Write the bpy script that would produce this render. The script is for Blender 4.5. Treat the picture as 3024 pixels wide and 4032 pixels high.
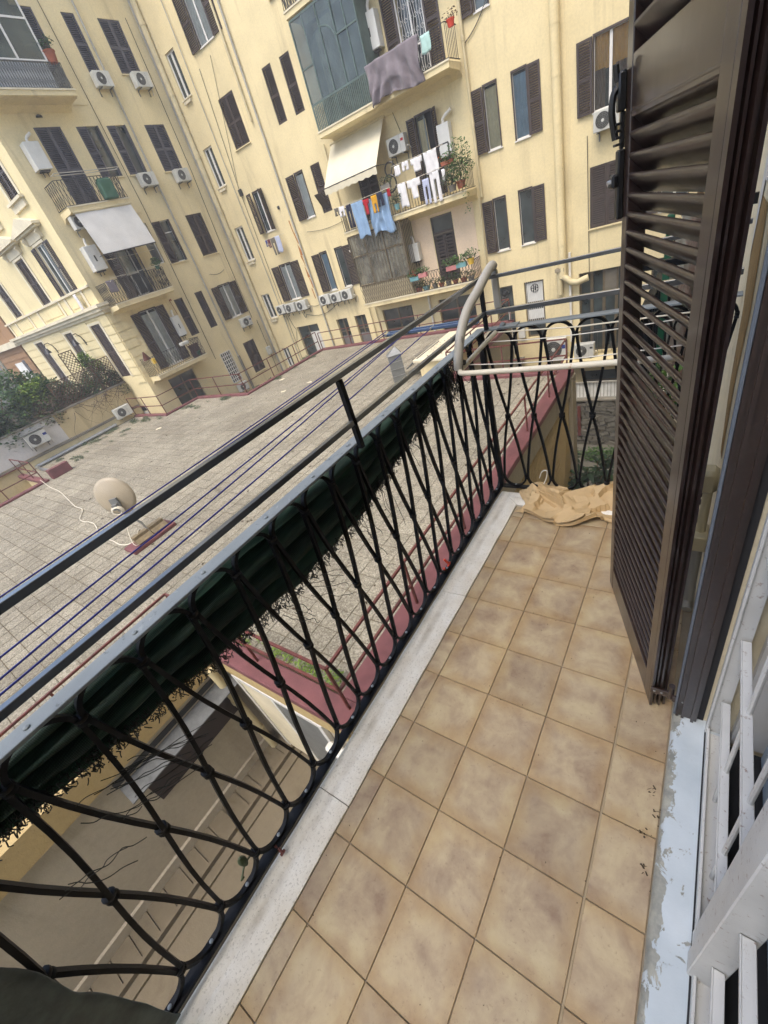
import bpy, bmesh, math, random
from mathutils import Vector, Matrix, noise as mnoise
R = math.radians
rnd = random.Random(11)
sc = bpy.context.scene
for o in list(bpy.data.objects):
    bpy.data.objects.remove(o)
COL = sc.collection

# ------------------------------------------------------------------ camera
def make_camera():
    yaw, pitch, roll = -0.762538646, -0.579975871, -0.334250548
    f = Vector((math.sin(yaw) * math.cos(pitch), math.cos(yaw) * math.cos(pitch), math.sin(pitch)))
    r = f.cross(Vector((0, 0, 1))).normalized()
    u = r.cross(f)
    r2 = math.cos(roll) * r + math.sin(roll) * u
    u2 = -math.sin(roll) * r + math.cos(roll) * u
    cd = bpy.data.cameras.new('camera')
    cam = bpy.data.objects.new('camera', cd)
    COL.objects.link(cam)
    cam.matrix_world = Matrix(((r2.x, u2.x, -f.x, 0.679780), (r2.y, u2.y, -f.y, 0.096634),
                               (r2.z, u2.z, -f.z, 1.433556), (0, 0, 0, 1)))
    cd.sensor_fit = 'HORIZONTAL'
    cd.sensor_width = 36.0
    cd.lens = 36.0 * 1636.278 / 3024.0
    cd.clip_start = 0.02
    cd.clip_end = 500
    sc.camera = cam
make_camera()

# ------------------------------------------------------------------ light
SUN_EL, SUN_AZ = R(62), R(176)      # azimuth clockwise from +Y
w = bpy.data.worlds.new('World')
sc.world = w
w.use_nodes = True
nt = w.node_tree
sky = nt.nodes.new('ShaderNodeTexSky')
sky.sky_type = 'NISHITA'
sky.sun_disc = False
sky.sun_elevation = SUN_EL
sky.sun_rotation = SUN_AZ
sky.air_density = 1.0
sky.dust_density = 3.0
sky.ozone_density = 1.0
nt.links.new(sky.outputs[0], nt.nodes['Background'].inputs[0])
nt.nodes['Background'].inputs[1].default_value = 0.15
sl = bpy.data.lights.new('sun', 'SUN')
sl.energy = 1.0
sl.angle = R(35)
sl.color = (1.0, 0.94, 0.84)
so = bpy.data.objects.new('sun', sl)
COL.objects.link(so)
so.location = (-8, -8, 30)
sd = Vector((math.sin(SUN_AZ) * math.cos(SUN_EL), math.cos(SUN_AZ) * math.cos(SUN_EL), math.sin(SUN_EL)))
so.rotation_euler = sd.to_track_quat('Z', 'Y').to_euler()
vs = sc.view_settings
vs.view_transform = 'Standard'
vs.look = 'None'
vs.exposure = 1.28
vs.gamma = 1.0
vs.use_curve_mapping = False
sc.cycles.use_adaptive_sampling = True
sc.cycles.adaptive_threshold = 0.03
sc.cycles.volume_bounces = 0
sc.cycles.max_bounces = 4
sc.cycles.diffuse_bounces = 3
sc.cycles.glossy_bounces = 2
sc.cycles.transmission_bounces = 2
sc.cycles.transparent_max_bounces = 6
sc.cycles.caustics_reflective = False
sc.cycles.caustics_refractive = False
sc.render.resolution_x = 768
sc.render.resolution_y = 1024

# ------------------------------------------------------------------ materials
MATS = {}
def srgb(r, g, b):
    c = []
    for v in (r, g, b):
        v /= 255.0
        c.append(v / 12.92 if v <= 0.04045 else ((v + 0.055) / 1.055) ** 2.4)
    return tuple(c)

class NT:
    def __init__(s, name):
        m = bpy.data.materials.new(name)
        m.use_nodes = True
        s.m = m
        s.t = m.node_tree
        s.b = s.t.nodes['Principled BSDF']
    def n(s, typ, **kw):
        x = s.t.nodes.new('ShaderNode' + typ)
        for k, v in kw.items():
            setattr(x, k, v)
        return x
    def l(s, a, b):
        s.t.links.new(a, b)
    def coord(s, kind='Object'):
        if kind == 'World':
            return s.n('NewGeometry').outputs['Position']
        return s.n('TexCoord').outputs[kind]
    def mapv(s, vec, scale=(1, 1, 1), rot=(0, 0, 0)):
        mp = s.n('Mapping')
        mp.inputs['Scale'].default_value = scale
        mp.inputs['Rotation'].default_value = rot
        s.l(vec, mp.inputs['Vector'])
        return mp.outputs[0]
    def noise(s, vec, scale=5, detail=4, rough=.55, w=None, dist=0):
        x = s.n('TexNoise')
        x.inputs['Scale'].default_value = scale
        x.inputs['Detail'].default_value = detail
        x.inputs['Roughness'].default_value = rough
        x.inputs['Distortion'].default_value = dist
        if w is not None:
            x.noise_dimensions = '4D'
            s.l(w, x.inputs['W'])
        s.l(vec, x.inputs['Vector'])
        return x.outputs['Fac']
    def ramp(s, fac, stops):
        x = s.n('ValToRGB')
        e = x.color_ramp.elements
        while len(e) < len(stops):
            e.new(0.5)
        for i, (p, c) in enumerate(stops):
            e[i].position = p
            e[i].color = (c[0], c[1], c[2], 1) if not isinstance(c, float) else (c, c, c, 1)
        s.l(fac, x.inputs[0])
        return x.outputs[0]
    def mix(s, fac, a, b, mode='MIX'):
        x = s.n('Mix', data_type='RGBA', blend_type=mode)
        for sock, v in ((x.inputs[0], fac), (x.inputs[6], a), (x.inputs[7], b)):
            if hasattr(v, 'links') or hasattr(v, 'is_linked'):
                s.l(v, sock)
            elif isinstance(v, (int, float)):
                sock.default_value = v
            else:
                sock.default_value = (v[0], v[1], v[2], 1)
        return x.outputs[2]
    def math(s, op, a, b=None, clamp=False):
        x = s.n('Math', operation=op, use_clamp=clamp)
        for i, v in enumerate((a, b)):
            if v is None:
                continue
            if isinstance(v, (int, float)):
                x.inputs[i].default_value = v
            else:
                s.l(v, x.inputs[i])
        return x.outputs[0]
    def rand(s, mul=37.0):
        return s.math('MULTIPLY', s.n('ObjectInfo').outputs['Random'], mul)
    def bump(s, h, strength=.3, dist=.01):
        x = s.n('Bump')
        x.inputs['Strength'].default_value = strength
        x.inputs['Distance'].default_value = dist
        s.l(h, x.inputs['Height'])
        s.l(x.outputs[0], s.b.inputs['Normal'])
    def fin(s, col=None, rough=.6, metal=0, spec=.5):
        if col is not None:
            if isinstance(col, tuple):
                s.b.inputs['Base Color'].default_value = (col[0], col[1], col[2], 1)
            else:
                s.l(col, s.b.inputs['Base Color'])
        if isinstance(rough, (int, float)):
            s.b.inputs['Roughness'].default_value = rough
        else:
            s.l(rough, s.b.inputs['Roughness'])
        s.b.inputs['Metallic'].default_value = metal
        s.b.inputs['Specular IOR Level'].default_value = spec
        MATS[s.m.name] = s.m
        return s.m

def sc_(c, k):
    return (c[0] * k, c[1] * k, c[2] * k)

def pbr(name, col, rough=.6, metal=0, var=.25, scale=4, bump=.15, bscale=60, bdist=.004, coords='Object', spec=.5, rnd_obj=False, dark=None):
    s = NT(name)
    v = s.coord(coords)
    wv = s.rand() if rnd_obj else None
    f = s.noise(v, scale, 5, .6, wv)
    c = s.ramp(f, [(.28, dark or sc_(col, 1 - var)), (.72, sc_(col, 1 + var * .35))])
    if rnd_obj:
        hs = s.n('HueSaturation')
        s.l(c, hs.inputs['Color'])
        s.l(s.math('ADD', s.math('MULTIPLY', s.n('ObjectInfo').outputs['Random'], .24), .88), hs.inputs['Value'])
        c = hs.outputs[0]
    if bump:
        s.bump(s.noise(v, bscale, 3), bump, bdist)
    return s.fin(c, rough, metal, spec)

def plaster(name, col, stain=(.30, .24, .13), streak=.35, bump=.25):
    s = NT(name)
    v = s.coord('World')
    big = s.noise(v, .45, 4, .6)
    c = s.ramp(big, [(.3, sc_(col, .86)), (.55, col), (.75, sc_(col, 1.07))])
    st = s.noise(s.mapv(v, (1.6, 1.6, .16)), 1.2, 4, .62, dist=.4)
    m = s.ramp(st, [(.56, 0.0), (.80, 1.0)])
    c = s.mix(s.math('MULTIPLY', m, streak), c, stain)
    st2 = s.ramp(s.noise(s.mapv(v, (5, 5, .22)), 1.6, 4, .65), [(.60, 0.0), (.82, 1.0)])
    c = s.mix(s.math('MULTIPLY', st2, streak * .55), c, sc_(stain, .8))
    fine = s.noise(v, 14, 3, .65)
    c = s.mix(.22, c, s.ramp(fine, [(.3, (.62, .62, .62)), (.65, (1.1, 1.1, 1.1))]), 'MULTIPLY')
    s.bump(s.math('ADD', s.noise(v, 55, 2), s.math('MULTIPLY', s.noise(v, 2.5, 2), 2.0)), bump, .012)
    return s.fin(c, .9, 0, .2)

plaster('yellow_plaster', srgb(222, 206, 162), stain=srgb(160, 144, 110), streak=.6)
plaster('cream_plaster', srgb(222, 207, 162), stain=srgb(168, 148, 104), streak=.4)
plaster('pale_plaster', srgb(226, 204, 176), stain=srgb(196, 168, 136), streak=.3)
plaster('white_plaster', srgb(205, 201, 194), stain=srgb(150, 142, 128), streak=.3)
plaster('house_plaster', srgb(214, 202, 172), stain=srgb(180, 164, 126), streak=.25)
plaster('orange_plaster', srgb(158, 124, 90), stain=srgb(112, 86, 62), streak=.5)
plaster('ochre_plaster', srgb(180, 158, 112), stain=srgb(118, 98, 66), streak=.7)
plaster('garden_plaster', srgb(198, 180, 138), stain=srgb(140, 122, 88), streak=.7)
plaster('drain_plaster', srgb(116, 106, 88), stain=srgb(78, 66, 48), streak=.7)
plaster('grey_plaster', srgb(150, 140, 118), stain=srgb(92, 80, 60), streak=.6)
plaster('lightwell_plaster', srgb(178, 168, 150), stain=srgb(124, 112, 92), streak=.5)
pbr('trim_stone', srgb(216, 206, 178), .85, var=.2, scale=2, bscale=30, coords='World')
pbr('concrete', srgb(128, 122, 108), .9, var=.35, scale=1.4, bump=.4, bscale=25, coords='World')
pbr('iron', srgb(12, 15, 20), .5, .0, var=.4, scale=20, bump=.25, bscale=90, bdist=.002, spec=.2)
pbr('door_dark', srgb(44, 29, 22), .6, var=.2, scale=5, bump=.1)
pbr('hood_grey', srgb(104, 106, 106), .8, var=.35, scale=9, bump=.2)
pbr('joint_dirt', srgb(104, 92, 70), .95, var=.3, scale=5, bump=.2, coords='World')
_g = pbr('rail_gloss', srgb(50, 56, 62), .35, .0, var=.3, scale=14, bump=.1, bscale=90, bdist=.001, spec=.8).node_tree.nodes['Principled BSDF']
_g.inputs['Coat Weight'].default_value = 1.0
_g.inputs['Coat IOR'].default_value = 2.0
_g.inputs['Coat Roughness'].default_value = .25
pbr('far_iron', srgb(52, 50, 46), .6, .0, var=.3, scale=8, bump=0)
pbr('shutter_brown', srgb(62, 50, 43), .55, var=.3, scale=3, bump=.1, rnd_obj=True)
pbr('shutter_hazed', srgb(78, 76, 82), .6, var=.3, scale=3, bump=.1, rnd_obj=True)  # brown shutters with the far haze mixed into their colour as bluish grey
pbr('white_frame', srgb(214, 212, 206), .45, var=.12, scale=6, bump=0)
pbr('grey_frame', srgb(120, 128, 124), .5, var=.2, scale=6, bump=0)
pbr('green_frame', srgb(84, 100, 94), .5, var=.3, scale=4, bump=0)
pbr('brown_frame', srgb(96, 84, 62), .5, var=.3, scale=6, bump=0)
pbr('ac_white', srgb(196, 196, 188), .5, var=.18, scale=3, bump=0, rnd_obj=True)
pbr('boiler_white', srgb(208, 208, 202), .4, var=.12, scale=3, bump=0)
pbr('dark_part', srgb(46, 46, 44), .5, var=.3, scale=12, bump=0)
pbr('grille_grey', srgb(104, 106, 102), .5, var=.2, scale=12, bump=0)
pbr('pipe_cream', srgb(204, 190, 150), .55, var=.25, scale=2, bump=0, coords='World')
pbr('pipe_grey', srgb(168, 164, 152), .5, var=.3, scale=2, bump=0, coords='World')
pbr('pipe_white', srgb(220, 216, 206), .5, var=.15, scale=3, bump=0)
pbr('galvanised', srgb(170, 172, 172), .35, .7, var=.3, scale=5, bump=.05)
pbr('zinc_sheet', srgb(128, 130, 128), .5, .3, var=.25, scale=3, bump=.1)
pbr('rail_red', srgb(106, 52, 43), .6, var=.35, scale=9, bump=.2, bscale=60, dark=srgb(74, 34, 28))
pbr('ledge_red', srgb(116, 70, 70), .75, var=.3, scale=3, bump=.2, bscale=40, coords='World')
pbr('cable_white', srgb(214, 206, 186), .6, var=.15, bump=0)
pbr('cable_dark', srgb(70, 66, 58), .7, var=.2, bump=0)
pbr('blue_line', srgb(38, 44, 128), .5, var=.2, bump=0)
pbr('bracket_blue', srgb(78, 98, 130), .4, .2, var=.3, scale=9, bump=0)
pbr('dish_cream', srgb(164, 152, 130), .45, var=.12, scale=3, bump=0)
pbr('wood_grey', srgb(138, 122, 92), .85, var=.4, scale=9, bump=.4, bscale=40)
pbr('soil', srgb(74, 62, 46), .95, var=.4, scale=3, bump=.6, bscale=20, coords='World')
pbr('terracotta', srgb(150, 84, 56), .8, var=.25, scale=6, bump=.1)
pbr('pot_teal', srgb(112, 160, 164), .6, var=.15, bump=0)
pbr('pot_pink', srgb(190, 124, 122), .6, var=.15, bump=0)
pbr('pot_yellow', srgb(214, 178, 62), .6, var=.15, bump=0)
pbr('pot_green', srgb(50, 92, 70), .6, var=.15, bump=0)
pbr('pot_grey', srgb(120, 116, 106), .7, var=.2, bump=0)
pbr('petal_red', srgb(214, 70, 46), .7, var=.2, bump=0)
pbr('black_plastic', srgb(20, 20, 21), .38, var=.3, scale=30, bump=.1, bscale=120, bdist=.001)
pbr('rubber_grey', srgb(104, 112, 122), .5, var=.2, scale=6, bump=0)
pbr('green_post', srgb(24, 82, 58), .5, var=.2, bump=0)
pbr('red_wall', srgb(172, 92, 80), .85, var=.2, scale=3)
pbr('twig', srgb(96, 78, 58), .9, var=.3, bump=0)
pbr('rust_stain', srgb(176, 112, 44), .9, var=.5, scale=6, bump=.1)
pbr('awning_white', srgb(206, 204, 198), .8, var=.15, scale=1.5, bump=.1, bscale=8)
pbr('awning_cream', srgb(208, 200, 174), .8, var=.15, scale=1.2, bump=.1, bscale=8)
pbr('inside_dark', srgb(40, 40, 42), .9, var=.2, bump=0)  # near-black base, stands in for the shade of unlit interiors
pbr('room_wall', srgb(206, 202, 194), .8, var=.1, scale=2, bump=.05)
pbr('door_blue', srgb(150, 160, 168), .45, var=.25, scale=5, bump=0)
pbr('ribbed_green', srgb(92, 106, 96), .35, var=.5, scale=2.2, bump=0)
pbr('plastic_sheet', srgb(176, 182, 184), .25, var=.35, scale=7, bump=.6, bscale=14, bdist=.02)
pbr('mortar', srgb(150, 138, 118), .95, var=.2, scale=10, bump=.3, bscale=80)
pbr('caulk', srgb(164, 146, 116), .8, var=.2, scale=14, bump=.1)

def cloth_mat(name, c, var=.18):
    s = NT(name)
    v = s.coord('Object')
    f = s.noise(v, 3.5, 4)
    s.bump(s.noise(v, 120, 2), .15, .003)
    s.b.inputs['Sheen Weight'].default_value = .2
    return s.fin(s.ramp(f, [(.3, sc_(c, 1 - var)), (.7, sc_(c, 1.05))]), .95, 0, .15)
for nm, c in (('cloth_grey', (122, 114, 118)), ('cloth_mint', (176, 208, 200)), ('cloth_white', (222, 220, 220)), ('cloth_blue', (134, 162, 192)),
              ('cloth_red', (168, 26, 40)), ('cloth_yellow', (206, 152, 34)), ('cloth_navy', (34, 38, 58)), ('cloth_black', (34, 34, 40)),
              ('cloth_maroon', (96, 34, 44)), ('cloth_royal', (44, 60, 128)), ('cloth_olive', (108, 102, 90)), ('cloth_pale', (176, 182, 204)),
              ('lace', (228, 228, 222)), ('curtain_blue', (150, 176, 196)), ('curtain_cream', (214, 200, 160)), ('curtain_orange', (214, 160, 78)), ('curtain_brown', (112, 88, 74)),
              ('mat_brown', (74, 42, 32)), ('cloth_check', (110, 106, 104))):
    cloth_mat(nm, srgb(*c))

def glass_mat(name, col, tr):
    s = NT(name)
    v = s.coord('Object')
    f = s.noise(v, 2.0, 3, w=s.rand())
    s.fin(s.ramp(f, [(.35, sc_(col, .6)), (.7, sc_(col, 1.5))]), .04, 0, .9)
    if tr:
        t = s.n('BsdfTransparent')
        t.inputs[0].default_value = (.93, .95, .94, 1)
        mx = s.n('MixShader')
        fr = s.n('Fresnel')
        fr.inputs[0].default_value = 1.5
        s.l(s.math('ADD', s.math('MULTIPLY', fr.outputs[0], 1.0), 1 - tr, True), mx.inputs[0])
        s.l(t.outputs[0], mx.inputs[1])
        s.l(s.b.outputs[0], mx.inputs[2])
        s.l(mx.outputs[0], s.t.nodes['Material Output'].inputs[0])
    return s.m
glass_mat('dark_glass', srgb(52, 60, 60), 0)
glass_mat('clear_glass', srgb(120, 128, 124), .92)
glass_mat('veranda_glass', srgb(86, 100, 98), .55)
glass_mat('brown_glass', srgb(128, 126, 114), .4)
pbr('panel_tan', srgb(170, 158, 128), .7, var=.2, scale=3, bump=0)
pbr('screen_grey', srgb(168, 170, 168), .7, var=.15, scale=3, bump=0)

def leaf_mat(name, a, b):
    s = NT(name)
    g = s.n('NewGeometry')
    f = s.math('ADD', s.math('MULTIPLY', g.outputs['Random Per Island'], .6), s.math('MULTIPLY', s.noise(g.outputs['Position'], 1.6, 3), .5))
    c = s.ramp(f, [(.15, a), (.85, b)])
    s.fin(c, .5, 0, .35)
    t = s.n('BsdfTranslucent')
    s.l(c, t.inputs[0])
    mx = s.n('MixShader')
    mx.inputs[0].default_value = .25
    s.l(s.b.outputs[0], mx.inputs[1])
    s.l(t.outputs[0], mx.inputs[2])
    s.l(mx.outputs[0], s.t.nodes['Material Output'].inputs[0])
leaf_mat('leaf_dark', srgb(22, 44, 26), srgb(64, 96, 56))
leaf_mat('leaf_mid', srgb(40, 66, 34), srgb(96, 128, 66))
leaf_mat('leaf_bright', srgb(76, 104, 36), srgb(148, 172, 74))
leaf_mat('leaf_brown', srgb(58, 44, 34), srgb(120, 100, 74))
leaf_mat('leaf_weed', srgb(52, 68, 46), srgb(104, 116, 84))
leaf_mat('leaf_glossy', srgb(18, 34, 22), srgb(52, 76, 46))

def tile_floor():
    s = NT('floor_tile')
    v = s.coord('Object')
    rw = s.rand(41)
    blot = s.math('ADD', s.math('MULTIPLY', s.noise(v, 8, 5, .6, rw, .6), .78), s.math('MULTIPLY', s.noise(v, 26, 4, .65, rw), .22))
    base = s.ramp(blot, [(.33, srgb(132, 108, 87)), (.43, srgb(158, 138, 112)), (.53, srgb(176, 157, 126)), (.64, srgb(188, 172, 136))])
    sep = s.n('SeparateXYZ')
    s.l(v, sep.inputs[0])
    ed = s.math('MAXIMUM', s.math('ABSOLUTE', sep.outputs[0]), s.math('ABSOLUTE', sep.outputs[1]))
    ed = s.math('ADD', ed, s.math('MULTIPLY', s.math('SUBTRACT', s.noise(v, 12, 3, .5, rw), .5), .09))
    em = s.ramp(ed, [(.055, 0.0), (.1, 1.0)])
    base = s.mix(s.math('MULTIPLY', em, .5), base, srgb(160, 128, 78))
    hs = s.n('HueSaturation')
    s.l(base, hs.inputs['Color'])
    s.l(s.math('ADD', s.math('MULTIPLY', s.n('ObjectInfo').outputs['Random'], .16), .92), hs.inputs['Value'])
    col = hs.outputs[0]
    sp = s.ramp(s.noise(v, 110, 3, .7, rw), [(.60, 0.0), (.68, 1.0)])
    col = s.mix(s.math('MULTIPLY', sp, .35), col, srgb(112, 86, 66))
    dust = s.ramp(s.noise(s.coord('World'), 3.2, 6, .7), [(.5, 0.0), (.75, 1.0)])
    col = s.mix(s.math('MULTIPLY', dust, .18), col, srgb(196, 184, 160))
    s.bump(s.noise(v, 60, 4, .6, rw), .12, .003)
    rg = s.ramp(s.noise(v, 20, 4, .6, rw), [(.3, .36), (.7, .56)])
    return s.fin(col, rg, 0, .45)
tile_floor()

def terrace_tile():
    s = NT('terrace_tile')
    v = s.coord('World')
    vo = s.n('TexVoronoi')
    vo.inputs['Scale'].default_value = 45
    s.l(v, vo.inputs['Vector'])
    sep = s.n('SeparateColor')
    s.l(vo.outputs['Color'], sep.inputs[0])
    c = s.ramp(sep.outputs[0], [(.0, srgb(116, 110, 98)), (.3, srgb(132, 126, 111)), (.65, srgb(146, 140, 124)), (1.0, srgb(168, 162, 147))])
    big = s.noise(v, .35, 6, .65)
    c = s.mix(.75, c, s.ramp(big, [(.32, (.60, .58, .55)), (.5, (.86, .85, .82)), (.68, (1.08, 1.06, 1.02))]), 'MULTIPLY')
    dirt = s.ramp(s.noise(v, 2.2, 6, .7), [(.55, 0.0), (.8, 1.0)])
    c = s.mix(s.math('MULTIPLY', dirt, .5), c, srgb(88, 80, 64))
    hs = s.n('HueSaturation')
    s.l(c, hs.inputs['Color'])
    s.l(s.math('ADD', s.math('ADD', s.math('MULTIPLY', s.n('ObjectInfo').outputs['Random'], .2), s.math('MULTIPLY', s.n('NewGeometry').outputs['Random Per Island'], .2)), .82), hs.inputs['Value'])
    s.bump(vo.outputs['Distance'], .3, .004)
    return s.fin(hs.outputs[0], .95, 0, .15)
terrace_tile()

def travertine():
    s = NT('travertine')
    v = s.coord('World')
    sep = s.n('SeparateXYZ')
    s.l(v, sep.inputs[0])
    big = s.noise(v, 9, 5, .65)
    c = s.ramp(big, [(.3, srgb(226, 219, 204)), (.6, srgb(240, 236, 225)), (.8, srgb(246, 243, 236))])
    pit = s.ramp(s.noise(s.mapv(v, (1, .8, 1)), 150, 3, .7), [(.36, 1.0), (.44, 0.0)])
    c = s.mix(s.math('MULTIPLY', pit, .35), c, srgb(140, 132, 116))
    # rain dirt lying along the shallow drip groove
    gx = s.math('ADD', s.math('ABSOLUTE', s.math('ADD', sep.outputs[0], .134)), s.math('MULTIPLY', s.math('SUBTRACT', s.noise(s.mapv(v, (1, .35, 1)), 14, 4), .5), .028))
    gm = s.ramp(gx, [(.004, 1.0), (.02, 0.0)])
    c = s.mix(s.math('MULTIPLY', gm, s.ramp(s.noise(s.mapv(v, (.3, 1, 1)), 7, 4), [(.38, .05), (.66, .6)])), c, srgb(158, 144, 118))
    s.bump(s.math('SUBTRACT', s.noise(v, 40, 4), s.math('MULTIPLY', pit, .8)), .35, .004)
    return s.fin(c, .8, 0, .3)
travertine()

def aluminium_brown():
    s = NT('brown_aluminium')
    v = s.coord('Object')
    f = s.noise(s.mapv(v, (1, 1, .3)), 7, 5, .6)
    c = s.ramp(f, [(.3, srgb(36, 24, 21)), (.7, srgb(52, 37, 32))])
    s.b.inputs['Coat Weight'].default_value = .35
    s.b.inputs['Coat Roughness'].default_value = .1
    dust = s.ramp(s.noise(v, 22, 5, .7), [(.55, 0.0), (.78, 1.0)])
    c = s.mix(s.math('MULTIPLY', dust, .12), c, srgb(150, 134, 118))
    s.bump(s.noise(v, 160, 2), .05, .001)
    return s.fin(c, s.ramp(f, [(.3, .26), (.7, .4)]), 0, .7)
aluminium_brown()

def chipped(name, paint, under, rust, amount=.6, scale=14, rscale=30):
    s = NT(name)
    v = s.coord('World')
    p = s.ramp(s.noise(v, scale, 6, .68, dist=.5), [(amount, 0.0), (amount + .02, 1.0)])
    base = s.ramp(s.noise(v, 6, 4), [(.3, sc_(paint, .86)), (.7, sc_(paint, 1.05))])
    c = s.mix(p, base, under)
    r = s.ramp(s.noise(v, rscale, 5, .7), [(.60, 0.0), (.70, 1.0)])
    c = s.mix(s.math('MULTIPLY', r, .75), c, rust)
    s.bump(s.math('SUBTRACT', s.noise(v, 50, 3), p), .35, .002)
    return s.fin(c, .5, 0, .4)
def sill_paint():
    s = NT('sill_paint')
    v = s.coord('World')
    sep = s.n('SeparateXYZ')
    s.l(v, sep.inputs[0])
    # paint is scuffed off along the trodden front edge, with flakes missing further in
    wear = s.ramp(sep.outputs[0], [(.735, .22), (.775, 0.0)])
    nz = s.math('ADD', s.noise(s.mapv(v, (1.4, 1, 1)), 17, 6, .68, dist=.6), wear)
    p = s.ramp(nz, [(.615, 0.0), (.63, 1.0)])
    base = s.ramp(s.noise(v, 6, 4), [(.3, srgb(176, 186, 191)), (.7, srgb(200, 208, 212))])
    c = s.mix(p, base, s.ramp(s.noise(v, 40, 4), [(.3, srgb(126, 128, 122)), (.7, srgb(168, 166, 154))]))
    spots = s.ramp(s.noise(v, 48, 4, .7), [(.68, 0.0), (.72, 1.0)])
    c = s.mix(s.math('MULTIPLY', spots, .5), c, srgb(110, 104, 96))
    s.bump(s.math('SUBTRACT', s.noise(v, 30, 4), s.math('MULTIPLY', p, 1.2)), .4, .003)
    return s.fin(c, .5, 0, .4)
sill_paint()
chipped('gate_paint', srgb(208, 208, 204), srgb(176, 172, 162), srgb(118, 80, 52), .66, 60, 75)
chipped('rack_paint', srgb(220, 212, 192), srgb(60, 44, 36), srgb(176, 120, 60), .70, 16, 26)
chipped('rail_top_sky_glare', srgb(132, 140, 144), srgb(150, 156, 160), srgb(60, 62, 66), .64, 40, 50)  # pale base carries the sky glare on the dark flat rail
chipped('rack_grey', srgb(176, 172, 162), srgb(160, 156, 146), srgb(150, 144, 134), .8, 20, 30)

def net_mat():
    s = NT('shade_net')
    v = s.coord('Object')
    wv = s.n('TexWave', wave_type='BANDS', bands_direction='Y')
    wv.inputs['Scale'].default_value = 95
    s.l(v, wv.inputs['Vector'])
    wz = s.n('TexWave', wave_type='BANDS', bands_direction='Z')
    wz.inputs['Scale'].default_value = 120
    s.l(v, wz.inputs['Vector'])
    weave = s.math('MULTIPLY', wv.outputs['Fac'], wz.outputs['Fac'])
    f = s.noise(s.mapv(v, (1, .25, 3)), 11, 5, .6)
    c = s.ramp(f, [(.3, srgb(20, 34, 29)), (.5, srgb(38, 64, 52)), (.72, srgb(88, 118, 102))])
    c = s.mix(s.math('MULTIPLY', weave, .45), c, srgb(92, 124, 106))
    s.bump(weave, .5, .002)
    s.fin(c, .4, 0, .6)
    t = s.n('BsdfTranslucent')
    s.l(c, t.inputs[0])
    mx = s.n('MixShader')
    mx.inputs[0].default_value = .45
    s.l(s.b.outputs[0], mx.inputs[1])
    s.l(t.outputs[0], mx.inputs[2])
    s.l(mx.outputs[0], s.t.nodes['Material Output'].inputs[0])
    return s.m
net_mat()
pbr('net_yarn', srgb(42, 46, 44), .6, var=.6, scale=60, bump=0)
pbr('net_dusty', srgb(92, 102, 100), .75, var=.5, scale=18, bump=.4, bscale=90, coords='World')
pbr('kraft_paper', srgb(196, 168, 124), .7, var=.2, scale=6, bump=.3, bscale=30, bdist=.004)
pbr('stone_rubble', srgb(120, 116, 104), .95, var=.5, scale=4, bump=.8, bscale=9, bdist=.05, coords='World', rnd_obj=True)
pbr('courtyard_ground', srgb(118, 114, 102), .95, var=.3, scale=1.0, bump=.3, bscale=20, coords='World')
pbr('bare_plaster', srgb(140, 112, 66), .95, var=.25, scale=12, bump=.5, bscale=60)
pbr('lichen_yellow', srgb(176, 160, 112), .95, var=.3, scale=30, bump=0)

# ------------------------------------------------------------------ helpers
def tag(o, label=None, cat=None, group=None, kind=None):
    if label: o['label'] = label
    if cat: o['category'] = cat
    if group: o['group'] = group
    if kind: o['kind'] = kind
    return o

def empty(name, loc=(0, 0, 0), rz=0, parent=None):
    o = bpy.data.objects.new(name, None)
    COL.objects.link(o)
    o.location = loc
    o.rotation_euler = (0, 0, rz)
    o.empty_display_size = .1
    if parent: o.parent = parent
    return o

def link(name, me, parent=None, loc=(0, 0, 0), rz=0):
    o = bpy.data.objects.new(name, me)
    COL.objects.link(o)
    o.location = loc
    o.rotation_euler = (0, 0, rz)
    if parent: o.parent = parent
    return o

def copy_tree(o, parent=None):
    c = o.copy()
    COL.objects.link(c)
    c.parent = parent
    for ch in list(o.children):
        copy_tree(ch, c)
    return c

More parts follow.
